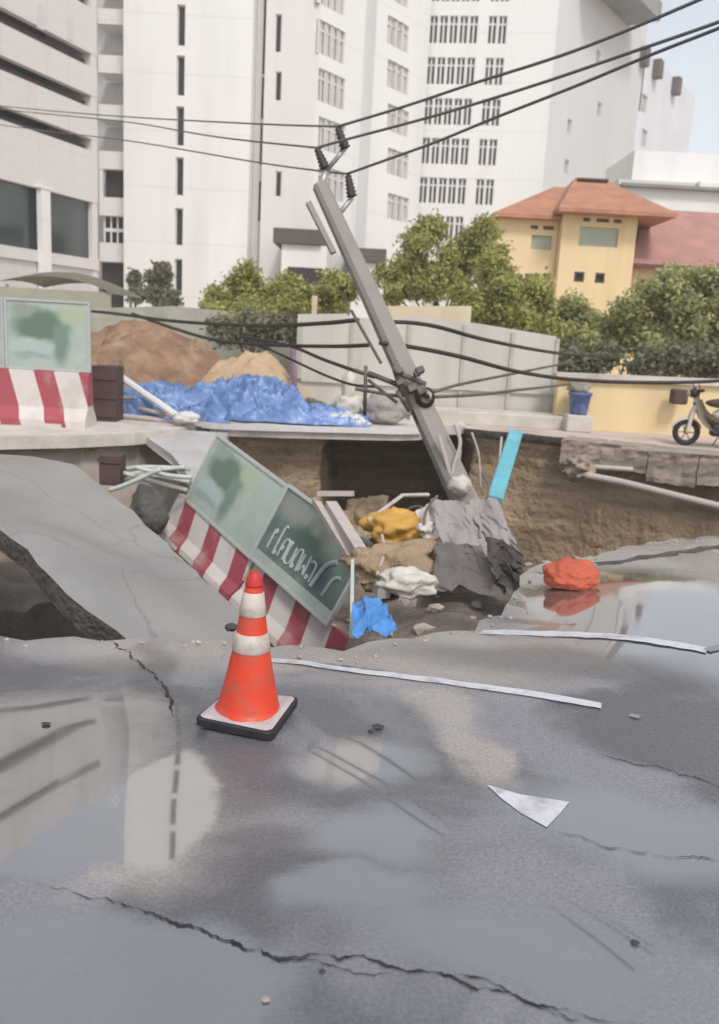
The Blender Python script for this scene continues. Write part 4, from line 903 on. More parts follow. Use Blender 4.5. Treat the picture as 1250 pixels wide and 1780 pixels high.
# pipes under the deck
PB = [[(205, 818), (250, 812), (330, 815)], [(212, 828), (265, 818), (322, 812)], [(208, 838), (262, 826), (330, 838)], [(215, 822), (270, 838), (326, 852)], [(235, 812), (290, 826), (334, 830)], [(190, 852), (220, 842), (280, 815)]]
PL = ['uppermost pale pipe in the bundle under the tilted slab', 'pale pipe bowing upward across the bundle under the tilted slab', 'pale pipe dipping right, lowest on the left of the bundle', 'pale pipe sloping down to the lowest right end of the bundle', 'short pale pipe crossing the middle of the bundle', 'pale pipe at the left end of the bundle above the dark void']
for k, pp in enumerate(PB):
    Q = [at(x, y, 11.6-.12*k) for x, y in pp]; bm = B(); tube(bm, [q-Q[0] for q in smooth_path(Q, 6)], .032, 8)
    o = link('pipe', bm, pvc, smooth=True); o.location = Q[0]; tag(o, PL[k], 'pipe', 'pale pipes under the broken deck')
A = at(196, 815, 11.3); bm = B(); box(bm, -.14, .14, -.15, .15, -.2, .2); bevel(bm, .02); box(bm, -.15, .15, -.17, -.153, .1, .16)
o = link('junction_box', bm, dkbrown); o.location = A; tag(o, 'brown box hanging left of the pale pipes under the deck', 'box')
bm = B(); blob(bm, (0, 0, 0), (.26, .3, .34), .2, 1.4, 7, 4)
o = link('boulder', bm, mat('grey_mud', (.09, .083, .072), .8, .2, 4, .4)); o.location = at(258, 892, 11.0); tag(o, 'dark grey rounded lump below the pale pipes in the void', 'boulder')

# ------------------------------------------------------------------ striped barriers and green panels
def barrier_mesh(Lb, hk=1.0, wk=1.0):
    prof = [(y*wk, z*hk) for y, z in ((-.28, 0), (-.28, .10), (-.14, .28), (-.09, .82), (.09, .82), (.14, .28), (.28, .10), (.28, 0))]
    bm = B(); n_ = max(2, int(Lb/.25)); rows = []
    for i in range(n_+1): rows.append([bm.verts.new((Lb*i/n_, y, z)) for y, z in prof])
    for a_, b_ in zip(rows, rows[1:]):
        for k in range(len(prof)): bm.faces.new((a_[k], b_[k], b_[(k+1) % 8], a_[(k+1) % 8]))
    bm.faces.new(rows[0]); bm.faces.new(rows[-1][::-1]); return bm
def frameM(O, ex, ez):
    ex = ex.normalized(); ez = (ez-ex*ez.dot(ex)).normalized(); ey = ez.cross(ex); M = Matrix((ex, ey, ez)).transposed().to_4x4(); M.translation = O; return M
def barrier(M, Lb, label, group='red and white striped barriers', hk=1.0, wk=1.0):
    root = empty('barrier', M=M, label=label, cat='barrier', group=group)
    link('barrier_body', barrier_mesh(Lb, hk, wk), stripes, root)
    bm = B(); box(bm, .35, .6, -.30*wk, .30*wk, .0, .05); box(bm, Lb-.6, Lb-.35, -.30*wk, .30*wk, 0, .05); link('foot_block', bm, con_pale, root)
    return root
def panel(M, Lp, Hp, label, kind, group='green printed panels above the barriers'):
    root = empty('printed_panel', M=M, label=label, cat='panel', group=group)
    bm = B(); box(bm, 0, Lp, -.012, .012, 0, Hp); link('sheet', bm, {'dark': print_dark, 'pale': print_pale}.get(kind, sheet_pale), root)
    bm = B(); t = .035
    for q in ((-t, Lp+t, 0-t, 0), (-t, Lp+t, Hp, Hp+t)): box(bm, q[0], q[1], -.03, .03, q[2], q[3])
    for q in ((-t, 0), (Lp, Lp+t)): box(bm, q[0], q[1], -.029, .029, 0, Hp)
    link('frame', bm, sheet_edge, root)
    def art(nm, pts, m, y=-.016, th=.003):
        bm = B(); f = [bm.verts.new((p[0]*Lp, y, p[1]*Hp)) for p in pts]; b_ = [bm.verts.new((p[0]*Lp, y+th, p[1]*Hp)) for p in pts]; bm.faces.new(f); bm.faces.new(b_[::-1])
        for i in range(len(pts)): bm.faces.new((f[i], b_[i], b_[(i+1) % len(pts)], f[(i+1) % len(pts)]))
        return link(nm, bm, m, root)
    if kind == 'dark':
        art('pale_band', [(.0, .0), (1, .0), (1, .13), (.0, .13)], sheet_pale)
        bm = B()        # row of rounded white letters
        def st(pts, r=.013):
            tube(bm, smooth_path([Vector((p[0], -.016, p[1])) for p in pts], 5), r, 6)
        x0, z0, h = .10*Lp, .22*Hp, .24*Hp
        def loop(cx, cz, r): st([(cx+r*math.cos(k*.785), cz+r*math.sin(k*.785)) for k in range(9)], .012)
        st([(x0, z0), (x0, z0+h)]); loop(x0+.02, z0+h, .022)
        st([(x0+.14, z0), (x0+.14, z0+h*1.45), (x0+.19, z0+h*1.5)]); loop(x0+.155, z0+.01, .02)
        x = x0+.23; st([(x, z0+h*.55), (x+.03, z0+h), (x+.1, z0+h*.95), (x+.11, z0)]); loop(x+.02, z0+h*.5, .02); st([(x, z0+h*.5), (x, z0)])
        x += .145; st([(x, z0+h), (x, z0+.02), (x+.1, z0+.02), (x+.11, z0+h)]); loop(x-.01, z0+h, .02)
        x += .145; st([(x, z0), (x, z0+h*.6), (x+.03, z0+h), (x+.09, z0+h), (x+.11, z0)]); loop(x+.02, z0+.02, .02)
        x += .145; st([(x, z0+h), (x, z0+.02), (x+.06, z0+h*.5), (x+.11, z0+.02), (x+.10, z0+h*1.1)])
        x += .145; st([(x, z0+h*.9), (x+.05, z0+h), (x+.1, z0+h*.8), (x+.1, z0)]); loop(x+.03, z0+.03, .02)
        link('lettering', bm, letter, root)
        bm = B(); st([(.70*Lp, .2*Hp), (.74*Lp, .5*Hp), (.82*Lp, .62*Hp)], .03); st([(.84*Lp, .2*Hp), (.86*Lp, .42*Hp), (.92*Lp, .5*Hp)], .022); link('emblem', bm, sheet_pale, root)
    return root
# standing on the left deck
S1 = at(158, 741, 13.2); S0 = at(0, 741, 13.2)
hb = at(80, 648, 13.2).z
b1 = barrier(Matrix.Translation((S1.x-3.0, 13.2, .02)), 3.0, 'upright red and white barrier standing on the left deck')
zp = .84; hp = at(100, 527, 13.2).z-.87
panel(Matrix.Translation((at(14, 600, 13.2).x, 13.2, .88)), at(154, 600, 13.2).x-at(14, 600, 13.2).x, hp, 'upright pale green panel on top of the standing barrier', 'pale')
panel(Matrix.Translation((at(8, 600, 13.2).x-1.3, 13.25, .88)), 1.25, hp, 'upright pale panel cut by the left edge of the picture', 'plain')
# fallen pair in the hole
FA = at(285, 926, 11.6); FB = at(512, 1146, 9.2); ex = FB-FA; Lx = ex.length; ex.normalize(); ez = Vector((.42, .0, .82))
LB = 1.95
for k in range(2):
    M = frameM(FA+ex*(k*(LB+.03)), ex, ez); M = M @ Matrix.Rotation(R(-2 if k else 1.5), 4, 'X')
    barrier(M, LB, ['fallen red and white barrier, the farther one in the hole', 'fallen red and white barrier, the nearer one behind the traffic cone'][k], hk=.74, wk=.5)
M1 = frameM(at(326, 868, 11.45), at(436, 966, 10.2)-at(326, 868, 11.45), ez)
panel(M1, (at(436, 966, 10.2)-at(326, 868, 11.45)).length, .95, 'pale green panel of the fallen pair, leaning by the tilted slab', 'pale')
a_, b_ = at(440, 968, 10.1), at(570, 1082, 8.85)
M2 = frameM(a_, b_-a_, Vector((.46, 0, .82)))
panel(M2, (b_-a_).length, .95, 'dark green panel with white lettering fallen behind the traffic cone', 'dark')

# ------------------------------------------------------------------ leaning utility pole
PBs = at(812, 880, 9.9); PTp = at(556, 322, 11.2); ax = PTp-PBs; PL_ = ax.length; axn = ax.normalized()
pr = empty('utility_pole', M=frameM(PBs-axn*.9, (Vector((1, .15, 0))-axn*axn.dot(Vector((1, .15, 0)))), axn), label='tall square concrete utility pole leaning left over the hole', cat='utility pole')
Minv = pr.matrix_world.inverted()
def pl(v): return Minv @ Vector(v)
bm = B(); H_ = PL_+.9
def sq(z, w_): return [(-w_, -w_, z), (w_, -w_, z), (w_, w_, z), (-w_, w_, z)]
r0, r1_ = .155, .088; rows = []
for i in range(9):
    t = i/8; w_ = r0+(r1_-r0)*t; c = .42*w_; z = H_*t
    rows.append([bm.verts.new(p) for p in ((-w_+c, -w_, z), (w_-c, -w_, z), (w_, -w_+c, z), (w_, w_-c, z), (w_-c, w_, z), (-w_+c, w_, z), (-w_, w_-c, z), (-w_, -w_+c, z))])
for a_, b_ in zip(rows, rows[1:]):
    for k in range(8): bm.faces.new((a_[k], a_[(k+1) % 8], b_[(k+1) % 8], b_[k]))
bm.faces.new(rows[0][::-1]); bm.faces.new(rows[-1]); link('pole_shaft', bm, pole_con, pr)
s0 = pl(at(536, 352, 11.05)); s1 = pl(at(580, 440, 10.9)); bm = B(); tube(bm, [s0, s1], .045, 4, twist=R(45)); link('channel', bm, pole_con, pr)
s0 = pl(at(616, 540, 10.6)); s1 = pl(at(668, 632, 10.4)); bm = B(); tube(bm, [s0+Vector((-.05, -.05, 0)), s1+Vector((-.05, -.05, 0))], .02, 4); link('earth_strap', bm, rust, pr)
def ipart(nm, pts, r_, m, n_=8, par=pr): bm = B(); tube(bm, [pl(p) for p in pts], r_, n_); return link(nm, bm, m, par, smooth=True)
Ya = 11.2
ipart('bracket', [at(556, 335, Ya), at(566, 298, Ya)], .045, steel); ipart('bracket', [at(566, 298, Ya), at(600, 258, Ya)], .03, steel)
ipart('bracket', [at(580, 384, Ya), at(612, 344, Ya)], .032, steel); ipart('bracket', [at(552, 322, Ya), at(575, 384, Ya-.15)], .03, steel)
def insulator(pa, pb):
    a_, b_ = pl(pa), pl(pb); d = b_-a_; N = 13; pts = [a_+d*i/(N-1) for i in range(N)]
    rr = [.022]+[(.07 if i % 2 else .048)*(1.1-.5*i/N) for i in range(1, N-1)]+[.028]; bm = B(); tube(bm, pts, rr, 12); link('insulator', bm, porc, pr, smooth=True)
I1 = (at(601, 260, Ya), at(587, 222, Ya)); I2 = (at(566, 294, Ya), at(551, 258, Ya)); I3 = (at(612, 344, Ya), at(605, 304, Ya))
for q in (I1, I2, I3): insulator(*q)
# hardware clutter half way down
cr_ = random.Random(4)
Yh = 10.35
for (xa, ya, xb, yb, r_) in ((636, 636, 634, 722, .022), (640, 648, 700, 672, .03), (616, 642, 648, 655, .02), (618, 676, 700, 690, .02), (684, 636, 700, 690, .03), (696, 650, 740, 668, .03), (702, 668, 745, 690, .025), (640, 660, 690, 700, .02), (690, 680, 712, 715, .025)):
    ipart('cross_bracket', [at(xa, ya, Yh-.2), at(xb, yb, Yh-.15)], r_, rust, 6)
bm = B()
for k in range(9):
    x = 690+cr_.uniform(-8, 46); y = 640+cr_.uniform(0, 48); c = pl(at(x, y, Yh-.25)); s_ = cr_.uniform(.03, .06)
    box(bm, c.x-s_, c.x+s_, c.y-s_, c.y+s_, c.z-s_*.8, c.z+s_*.8)
bevel(bm, .008, 1); link('clamp', bm, rust, pr)
bm = B(); cc = pl(at(741, 688, Yh-.25)); ex_ = pl(at(761, 688, Yh-.25))-cc; ey_ = pl(at(741, 666, Yh-.25))-cc
for k in range(4):
    tube(bm, [cc+ex_*(.62+.06*k)*math.cos(t*.524)+ey_*(.62+.05*k)*math.sin(t*.524)+Vector((0, .02*k, 0)) for t in range(12)], .014, 6, closed=True)
link('cable_coil', bm, black_cab, pr, smooth=True)
bm = B(); cpt = [pl(at(x, y, 10.2)) for x, y in ((716, 716), (738, 752), (758, 790), (778, 830), (786, 858))]; tube(bm, smooth_path(cpt, 5), .022, 6); link('down_cable', bm, black_cab, pr)
for pts in (((790, 738), (800, 770), (788, 812), (786, 850)), ((762, 756), (772, 790), (784, 830))):
    bm = B(); tube(bm, smooth_path([pl(at(x, y, 9.9)) for x, y in pts], 6), .022, 6); link('down_cable', bm, timber, pr)
bm = B(); c = pl(at(800, 842, 9.7)); blob(bm, c, (.13, .1, .12), .35, 1.6, 3, 3); link('cement_lump', bm, con_pale, pr, smooth=True)

# wires
def wire(name, pts, r_, m, label, group, k=8, cat='wire'):
    Q = smooth_path([Vector(p) for p in pts], k); o0 = Q[0].copy(); bm = B(); tube(bm, [q-o0 for q in Q], r_, 6)
    o = link(name, bm, m, smooth=True); o.location = o0; return tag(o, label, cat, group)
TG = 'thin overhead wires on the insulators'
def t2(pts): return [at(*p) for p in pts]
wire('overhead_wire', t2([(587, 220, 11.2), (440, 215, 14), (220, 203, 19), (60, 190, 25), (-120, 172, 34)]), .014, wire_m, 'uppermost thin wire running left from the top insulator', TG)
wire('overhead_wire', t2([(551, 257, 11.2), (370, 237, 14.5), (220, 212, 19), (60, 196, 25), (-120, 178, 34)]), .014, wire_m, 'middle thin wire running left from the left insulator', TG)
wire('overhead_wire', t2([(604, 302, 11.2), (555, 297, 12), (440, 281, 14.5), (225, 245, 19), (60, 225, 25), (-120, 200, 34)]), .014, wire_m, 'lowest thin wire running left from the lower right insulator', TG)
wire('overhead_wire', t2([(587, 220, 11.2), (700, 186, 10.6), (820, 146, 10), (1000, 88, 9.2), (1215, 0, 8.4), (1340, -60, 8)]), .016, wire_m, 'uppermost wire rising right from the top insulator', TG)
wire('overhead_wire', t2([(551, 257, 11.2), (600, 243, 11), (760, 200, 10.2), (930, 148, 9.5), (1100, 90, 8.8), (1250, 38, 8.3), (1370, -10, 8)]), .016, wire_m, 'middle wire rising right from the left insulator', TG)
wire('overhead_wire', t2([(604, 302, 11.2), (680, 275, 10.8), (760, 246, 10.4), (860, 205, 9.9), (1000, 150, 9.3), (1130, 96, 8.8), (1250, 49, 8.4), (1370, 0, 8.1)]), .016, wire_m, 'lowest wire rising right from the lower right insulator', TG)
CG = 'thick dark cables sagging past the leaning pole'
wire('cable', t2([(-60, 540, 20), (140, 540, 17), (300, 558, 14.5), (450, 566, 12.5), (560, 562, 11.3), (622, 556, 10.7)]), .030, black_cab, 'upper thick dark cable sagging in from the left to the pole', CG, cat='cable')
wire('cable', t2([(230, 545, 17), (300, 570, 15.5), (380, 592, 14), (480, 600, 12.6), (580, 602, 11.4), (640, 600, 10.6)]), .028, black_cab, 'second thick dark cable sagging over the soil heap to the pole', CG, cat='cable')
wire('cable', t2([(420, 585, 14), (500, 600, 13), (560, 624, 12), (610, 642, 11), (650, 655, 10.3)]), .024, black_cab, 'dark cable dropping in front of the hoarding to the pole hardware', CG, cat='cable')
wire('cable', t2([(430, 590, 14), (500, 622, 13), (560, 650, 12), (610, 668, 11), (650, 672, 10.3)]), .018, black_cab, 'thin brown cable lowest of those dropping to the pole hardware', CG, cat='cable')
wire('cable', t2([(650, 562, 10.6), (700, 560, 10.7), (760, 568, 11), (850, 592, 12), (970, 614, 14.5), (1060, 620, 17)]), .028, black_cab, 'upper thick dark cable leaving the pole across the hoarding', CG, cat='cable')
wire('cable', t2([(660, 596, 10.4), (720, 604, 10.6), (800, 620, 11), (900, 646, 12), (1000, 660, 12.8), (1130, 665, 13.3), (1250, 662, 13.8), (1400, 650, 14.5)]), .030, black_cab, 'long thick dark cable running right above the yellow wall', CG, cat='cable')
wire('cable', t2([(752, 682, 10.2), (800, 668, 11), (880, 652, 13), (980, 632, 16)]), .02, rust, 'thin cable rising right from the coil across the hoarding', CG, cat='cable')
wire('cable', t2([(752, 690, 10.2), (830, 686, 11), (900, 678, 13), (990, 668, 16)]), .022, rust, 'thin cable running level right from the coil', CG, cat='cable')

# ------------------------------------------------------------------ debris in the hole
def beam(name, a_, b_, r_, m, label, cat, group=None, n_=4, flat=None):
    A, Bp = at(*a_), at(*b_); bm = B(); tube(bm, [Vector((0, 0, 0)), Bp-A], r_, n_, twist=R(45))
    if flat:
        pass
    o = link(name, bm, m); o.location = A; return tag(o, label, cat, group)
DB = 'pale beams and slats beside the fallen panel'
beam('beam', (575, 880, 9.2), (668, 1030, 7.2), .085, timber, 'thick pale beam lying lengthwise right of the fallen dark panel', 'beam', DB)
beam('beam', (548, 870, 9.4), (640, 1020, 7.6), .05, timber, 'thinner pale beam beside the right edge of the dark panel', 'beam', DB)
beam('slat', (552, 858, 9.3), (615, 858, 9.2), .035, timber, 'short level pale slat across the top of the beams', 'slat', DB)
beam('pipe', (613, 975, 6.6), (611, 1112, 5.3), .018, pvc, 'thin upright pale pipe left of the bright blue sheet', 'pipe')
fr_ = [(640, 905, 8.6), (700, 861, 9.0), (745, 860, 9.2)]; bm = B(); Q = [at(*q) for q in fr_]; tube(bm, [q-Q[0] for q in Q], .022, 6); o = link('bent_rod', bm, timber); o.location = Q[0]; tag(o, 'thin bent pale rod behind the yellow sheet', 'rod')
def cr2(name, px, py, Y, r_, m, seed, label, cat, **k):
    bm = B(); blob(bm, (0, 0, 0), r_, k.get('amp', .5), k.get('fr', 1.8), seed, 4); o = link(name, bm, m, smooth=True); o.location = at(px, py, Y); return tag(o, label, cat)
cr2('crumpled_sheet', 695, 918, 8.6, (.34, .28, .2), yelm, 3.3, 'crumpled yellow sheet in the hole left of the hanging grey fabric', 'plastic sheet', amp=.4, fr=1.6)
cr2('rock', 742, 920, 8.2, (.09, .08, .06), sackm, 6, 'small pale rock right of the yellow sheet', 'rock')
cr2('sack', 706, 1012, 6.4, (.215, .16, .105), sackm, 5.1, 'off white sack lying flat behind the near edge of the hole', 'sack', amp=.35)
cr2('soil_clod', 690, 985, 7.6, (.42, .4, .20), soil, 1.1, 'brown mud clod between the yellow sheet and the white sack', 'mud')
cr2('boulder', 640, 905, 11.5, (.38, .5, .28), soil, 9.1, 'brown earth lump in the dark cavity below the deck edge', 'earth lump')
for k, (pts, lb) in enumerate(((((735, 925, 8.1), (742, 885, 8.4), (760, 862, 8.7)), 'thin bent rod standing beside the pale torn strip'), (((720, 950, 8.0), (760, 945, 7.9), (800, 962, 7.6)), 'thin bent rod lying low across the torn grey fabric'),
        (((690, 900, 8.8), (722, 880, 8.8), (752, 892, 8.6)), 'thin rod arching over the yellow sheet'), (((655, 1000, 7.2), (668, 960, 7.5), (664, 930, 7.9)), 'thin rod sticking up between the beams and the white sack'), (((846, 868, 9.2), (850, 845, 9.4), (838, 822, 9.6)), 'thin rod sticking up right of the pale lump on the pole foot'))):
    Q = [at(*q) for q in pts]; bm = B(); tube(bm, [q-Q[0] for q in smooth_path(Q, 5)], .014, 6); o = link('bent_rod', bm, [rust, timber, rust, timber, rust][k]); o.location = Q[0]; tag(o, lb, 'rod', 'bent rods around the foot of the pole')
# bright blue sheet at the near edge
def fold(u, v): return Vector((.02*math.sin(u*9), .05*fbm(u*4, v*4, 3), .05*fbm(u*5, v*5, 8)+.03*abs(math.sin(v*7+u*3))))
bm = B(); quadsheet(bm, at(612, 1048, 5.6), at(662, 1046, 5.6), at(690, 1100, 4.95), at(612, 1108, 4.9), 24, 24, fold)
tag(link('tarpaulin', bm, tarp_b2, smooth=True), 'small bright blue sheet caught on the near edge of the hole', 'tarpaulin')
# hanging grey sheets
def hang(name, pts, m, label, amp=.08, fr=3.0, seed=0, nu=28, nv=34):
    a_, b_, c_, d_ = [at(*p) for p in pts]
    def dd(u, v): return Vector((.5*amp*fbm(u*fr, v*fr, seed), amp*(1.6-2.6*abs(math.sin(u*4.2+seed+v*1.8+.8*fbm(u*2, v*2, seed))))*(.35+v)+amp*1.2*fbm(u*fr*1.3, v*fr*1.3, seed+5, 4), .3*amp*fbm(u*fr, v*2, seed+2)))
    bm = B(); quadsheet(bm, a_, b_, c_, d_, nu, nv, dd); return tag(link(name, bm, m, smooth=True), label, 'fabric', 'torn grey fabric hanging at the foot of the pole')
hang('torn_fabric', [(748, 866, 8.7), (818, 874, 8.5), (868, 990, 7.0), (770, 960, 7.5)], grey_tex2, 'torn light grey fabric hanging left, below the pale lump on the pole', seed=1)
hang('torn_fabric', [(808, 868, 8.7), (862, 866, 8.6), (905, 962, 7.2), (838, 930, 7.6)], grey_tex2, 'torn grey fabric hanging upper right, below the cyan duct', seed=4, amp=.08)
hang('torn_fabric', [(840, 922, 7.2), (908, 962, 6.8), (910, 1018, 6.35), (862, 1020, 6.4)], mat('dark_flap', (.065, .052, .045), .85, .3, 5, .4, 30, dirt=(.12, .10, .085), dscale=5, damt=.7), 'dark torn fabric flap hanging lowest right at the hole edge', seed=7, amp=.09)  # near-black colour stands in for the dark hole among the torn folds
hang('torn_fabric', [(760, 940, 7.7), (836, 950, 7.3), (880, 1030, 6.4), (748, 1022, 6.7)], grey_tex, 'dark crumpled fabric spread over the mud behind the near edge', seed=9, amp=.08)
hang('torn_fabric', [(722, 890, 8.6), (756, 868, 8.7), (764, 930, 8.0), (740, 950, 8.0)], con_pale, 'pale torn strip hanging leftmost of the grey fabric', seed=12, amp=.04)
# cyan duct
A = at(897, 752, 14.0); Bp = at(860, 868, 11.5); M_ = frameM(A, Bp-A, Vector((0, -.6, .8)))
bm = B(); Ld = (Bp-A).length; box(bm, 0, Ld, -.11, .11, -.05, .05); bevel(bm, .02); o = link('duct', bm, cyanm); o.matrix_world = M_; tag(o, 'flat cyan duct hanging down from the far edge of the hole', 'duct')
for k, pts in enumerate((((872, 760, 14.6), (868, 800, 14.3), (862, 860, 14.2)), ((820, 752, 14.6), (832, 790, 14.4), (836, 850, 14.2)), ((798, 745, 14.6), (800, 790, 14.4), (790, 830, 14.2)))):
    wire('dangling_cable', t2(pts), .02, [pvc, timber, timber][k], ['pale cable dangling just left of the cyan duct', 'beige cable dangling between the pole foot and the cyan duct', 'beige cable dangling nearest the foot of the pole'][k], 'cables dangling from the far edge', cat='cable')
# orange rounded bundle
oc = gp(990, 1012); bm = B(); blob(bm, (0, 0, .10), (.235, .18, .165), .16, 2.6, 5.2, 5, -.095)
bm2 = bm; o = link('buoy', bm2, orange_d, smooth=True); o.location = gp(992, 1008); o.location.z = road_z(o.location.x, o.location.y)+.003; o.scale = (.84, .84, .76); tag(o, 'rounded orange bundle lying on the wet road beside the hole', 'bundle')

# broken kerb course and fallen pipe on the far right
krng = random.Random(3); kp = [(3.55, 15.35), (4.2, 15.05), (4.9, 14.65), (5.6, 14.25), (6.4, 13.85), (7.2, 13.5), (8.2, 13.2), (9.4, 12.95)]
kl = ['first', 'second', 'third', 'fourth', 'fifth', 'sixth', 'seventh']
for k, (p, q) in enumerate(zip(kp, kp[1:])):
    d = Vector((q[0]-p[0], q[1]-p[1])); L_ = d.length; bm = B(); hh = .38+.08*krng.random()+(.1 if k > 1 else 0)
    quads = box(bm, 0, L_-.015, -.14, .6, -hh, .012)
    bmesh.ops.subdivide_edges(bm, edges=bm.edges, cuts=6, use_grid_fill=True)
    for v in bm.verts:
        if v.co.z < -.02: v.co += Vector((.02*fbm(v.co.x*5+k*3, v.co.z*5, 2), .05*fbm(v.co.x*4+k*3, v.co.y*4, v.co.z*6), .05*fbm(v.co.x*5+k*5, v.co.y*5, 7) if v.co.z < -.2 else 0))
    o = link('kerb_block', bm, con_pink); o.location = (p[0], p[1], krng.uniform(-.01, .004)); o.rotation_euler.z = math.atan2(d.y, d.x)
    tag(o, '%s broken reddish footing block from the left along the far edge of the hole' % kl[k], 'concrete block', 'broken footing blocks on the far edge')
wire('fallen_pipe', t2([(1018, 826, 14.0), (1080, 838, 13.7), (1160, 858, 13.2), (1250, 880, 12.7), (1400, 915, 12)]), .06, timber, 'long pale pipe sloping down right below the broken footing', None, cat='pipe')
wire('fallen_pipe', t2([(1000, 808, 14.4), (1040, 812, 14.3), (1100, 816, 14.2)]), .045, timber, 'short pale pipe above the start of the long sloping pipe', None, cat='pipe')
cr2('broken_lump', 1008, 815, 14.3, (.22, .2, .18), con_pink, 4.4, 'broken reddish lump at the left end of the short pale pipe', 'rubble', amp=.7)
beam('plank', (1080, 778, 14.6), (1400, 800, 13.3), .03, timber, 'thin level plank along the pavement edge below the motorbike', 'plank')

# ------------------------------------------------------------------ blue bin and parked motorbike
A = at(1005, 722, 16.9); bnr = empty('bin', (A.x, 16.9, 0), label='blue plastic bin topped with dark rubbish against the left end of the yellow wall', cat='bin')
bm = B(); lathe(bm, [(.16, 0), (.17, .03), (.21, .36), (.23, .37), (.23, .42)], 20); zof = A.z
o = link('bin_body', bm, bluep, bnr, smooth=True); o.location = (0, 0, .34)
bm = B(); box(bm, -.25, .25, -.2, .2, 0, .33); bevel(bm, .03); link('plinth', bm, con_pale, bnr)
bm = B(); blob(bm, (-.03, 0, .86), (.2, .18, .16), .45, 2, 3, 3); link('rubbish', bm, olive, bnr, smooth=True)

SX = at(1190, 773, 15.4); sm = empty('motorbike', (SX.x, 15.4, 0), R(-8), 'pale step through motorbike with dark brown seat parked by the yellow wall', 'motorbike')
def wheel(x):
    bm = B(); Mw = Matrix.Translation((x, 0, .24)) @ Matrix.Rotation(R(90), 4, 'X')
    tube(bm, [Mw @ Vector((.19*math.cos(t*.2618), .19*math.sin(t*.2618), 0)) for t in range(24)], .05, 10, closed=True); wt = link('wheel', bm, black_rub, sm, smooth=True)
    bm = B(); lathe(bm, [(.14, -.02), (.15, -.02), (.15, .02), (.14, .02)], 24, Mw, cap=False); lathe(bm, [(.03, -.04), (.04, -.03), (.04, .03), (.03, .04)], 12, Mw)
    for k in range(6):
        a_ = k*math.pi/3; tube(bm, [Mw @ Vector((.03*math.cos(a_), .03*math.sin(a_), 0)), Mw @ Vector((.15*math.cos(a_), .15*math.sin(a_), 0))], .012, 6)
    link('rim', bm, steel, wt, smooth=True)
wheel(0); wheel(1.22)
def spart(nm, pts, r_, m, n_=8): bm = B(); tube(bm, smooth_path([Vector(p) for p in pts], 5), r_, n_); return link(nm, bm, m, sm, smooth=True)
spart('fork', [(0, .07, .24), (.04, .07, .5), (.10, .03, .72)], .036, scoot_w); spart('fork', [(0, -.07, .24), (.04, -.07, .5), (.10, -.03, .72)], .036, scoot_w)
bm = B()
for t in range(9):
    pass
fend = [Matrix.Translation((0, 0, .24)) @ Vector((.27*math.cos(R(a_)), 0, .27*math.sin(R(a_)))) for a_ in range(20, 165, 12)]
quad = []
for p in fend:
    quad.append([bm.verts.new(p+Vector((0, y, -abs(y)*.5))) for y in (-.07, -.035, 0, .035, .07)])
for a_, b_ in zip(quad, quad[1:]):
    for k in range(4): bm.faces.new((a_[k], a_[k+1], b_[k+1], b_[k]))
link('front_mudguard', bm, scoot_w, sm, smooth=True)
bm = B()  # leg shield: swept panel from head to footboard
sec = [(.06, .93, .07), (.05, .84, .15), (.10, .68, .20), (.18, .50, .22), (.30, .36, .20), (.42, .28, .16)]
rws = [[bm.verts.new((x+.05*abs(k)*abs(k)*.3, wd*k*.65, z)) for k in (-2, -1, 0, 1, 2)] for x, z, wd in sec]
for a_, b_ in zip(rws, rws[1:]):
    for k in range(4): bm.faces.new((a_[k], a_[k+1], b_[k+1], b_[k]))
bmesh.ops.solidify(bm, geom=list(bm.faces), thickness=.03); link('leg_shield', bm, scoot_w, sm, smooth=True)
bm = B(); blob(bm, (.05, 0, .93), (.10, .13, .08), .05, 1, 1, 3); link('headlamp_cowl', bm, scoot_b, sm, smooth=True)
bm = B(); blob(bm, (-.03, 0, .92), (.045, .07, .05), 0, 1, 1, 2); link('headlamp', bm, pale_glass, sm, smooth=True)
spart('handlebar', [(.12, -.34, 1.0), (.10, -.15, .98), (.08, 0, .97), (.10, .15, .98), (.12, .34, 1.0)], .03, scoot_b)
for s_ in (-1, 1): spart('mirror_stem', [(.09, .2*s_, .99), (.05, .26*s_, 1.12)], .008, scoot_b, 6)
spart('frame_tube', [(.12, 0, .8), (.22, 0, .62), (.36, 0, .5), (.6, 0, .42)], .085, seatm); spart('frame_tube', [(.36, 0, .36), (.6, 0, .3), (.95, 0, .30)], .035, scoot_b)
bm = B(); box(bm, .40, .95, -.12, .12, .20, .42); bevel(bm, .05, 3); link('engine', bm, scoot_b, sm, smooth=True)
bm = B(); blob(bm, (.92, 0, .58), (.50, .17, .18), .05, 1, 2, 4); link('rear_body', bm, scoot_w, sm, smooth=True)
bm = B(); blob(bm, (.76, 0, .78), (.50, .16, .10), .03, 1, 4, 4); link('seat', bm, seatm, sm, smooth=True)
spart('exhaust', [(.6, -.13, .22), (.9, -.16, .2), (1.45, -.17, .3)], .045, scoot_b); spart('kick_stand', [(.62, .1, .25), (.52, .2, .01)], .014, steel, 6)

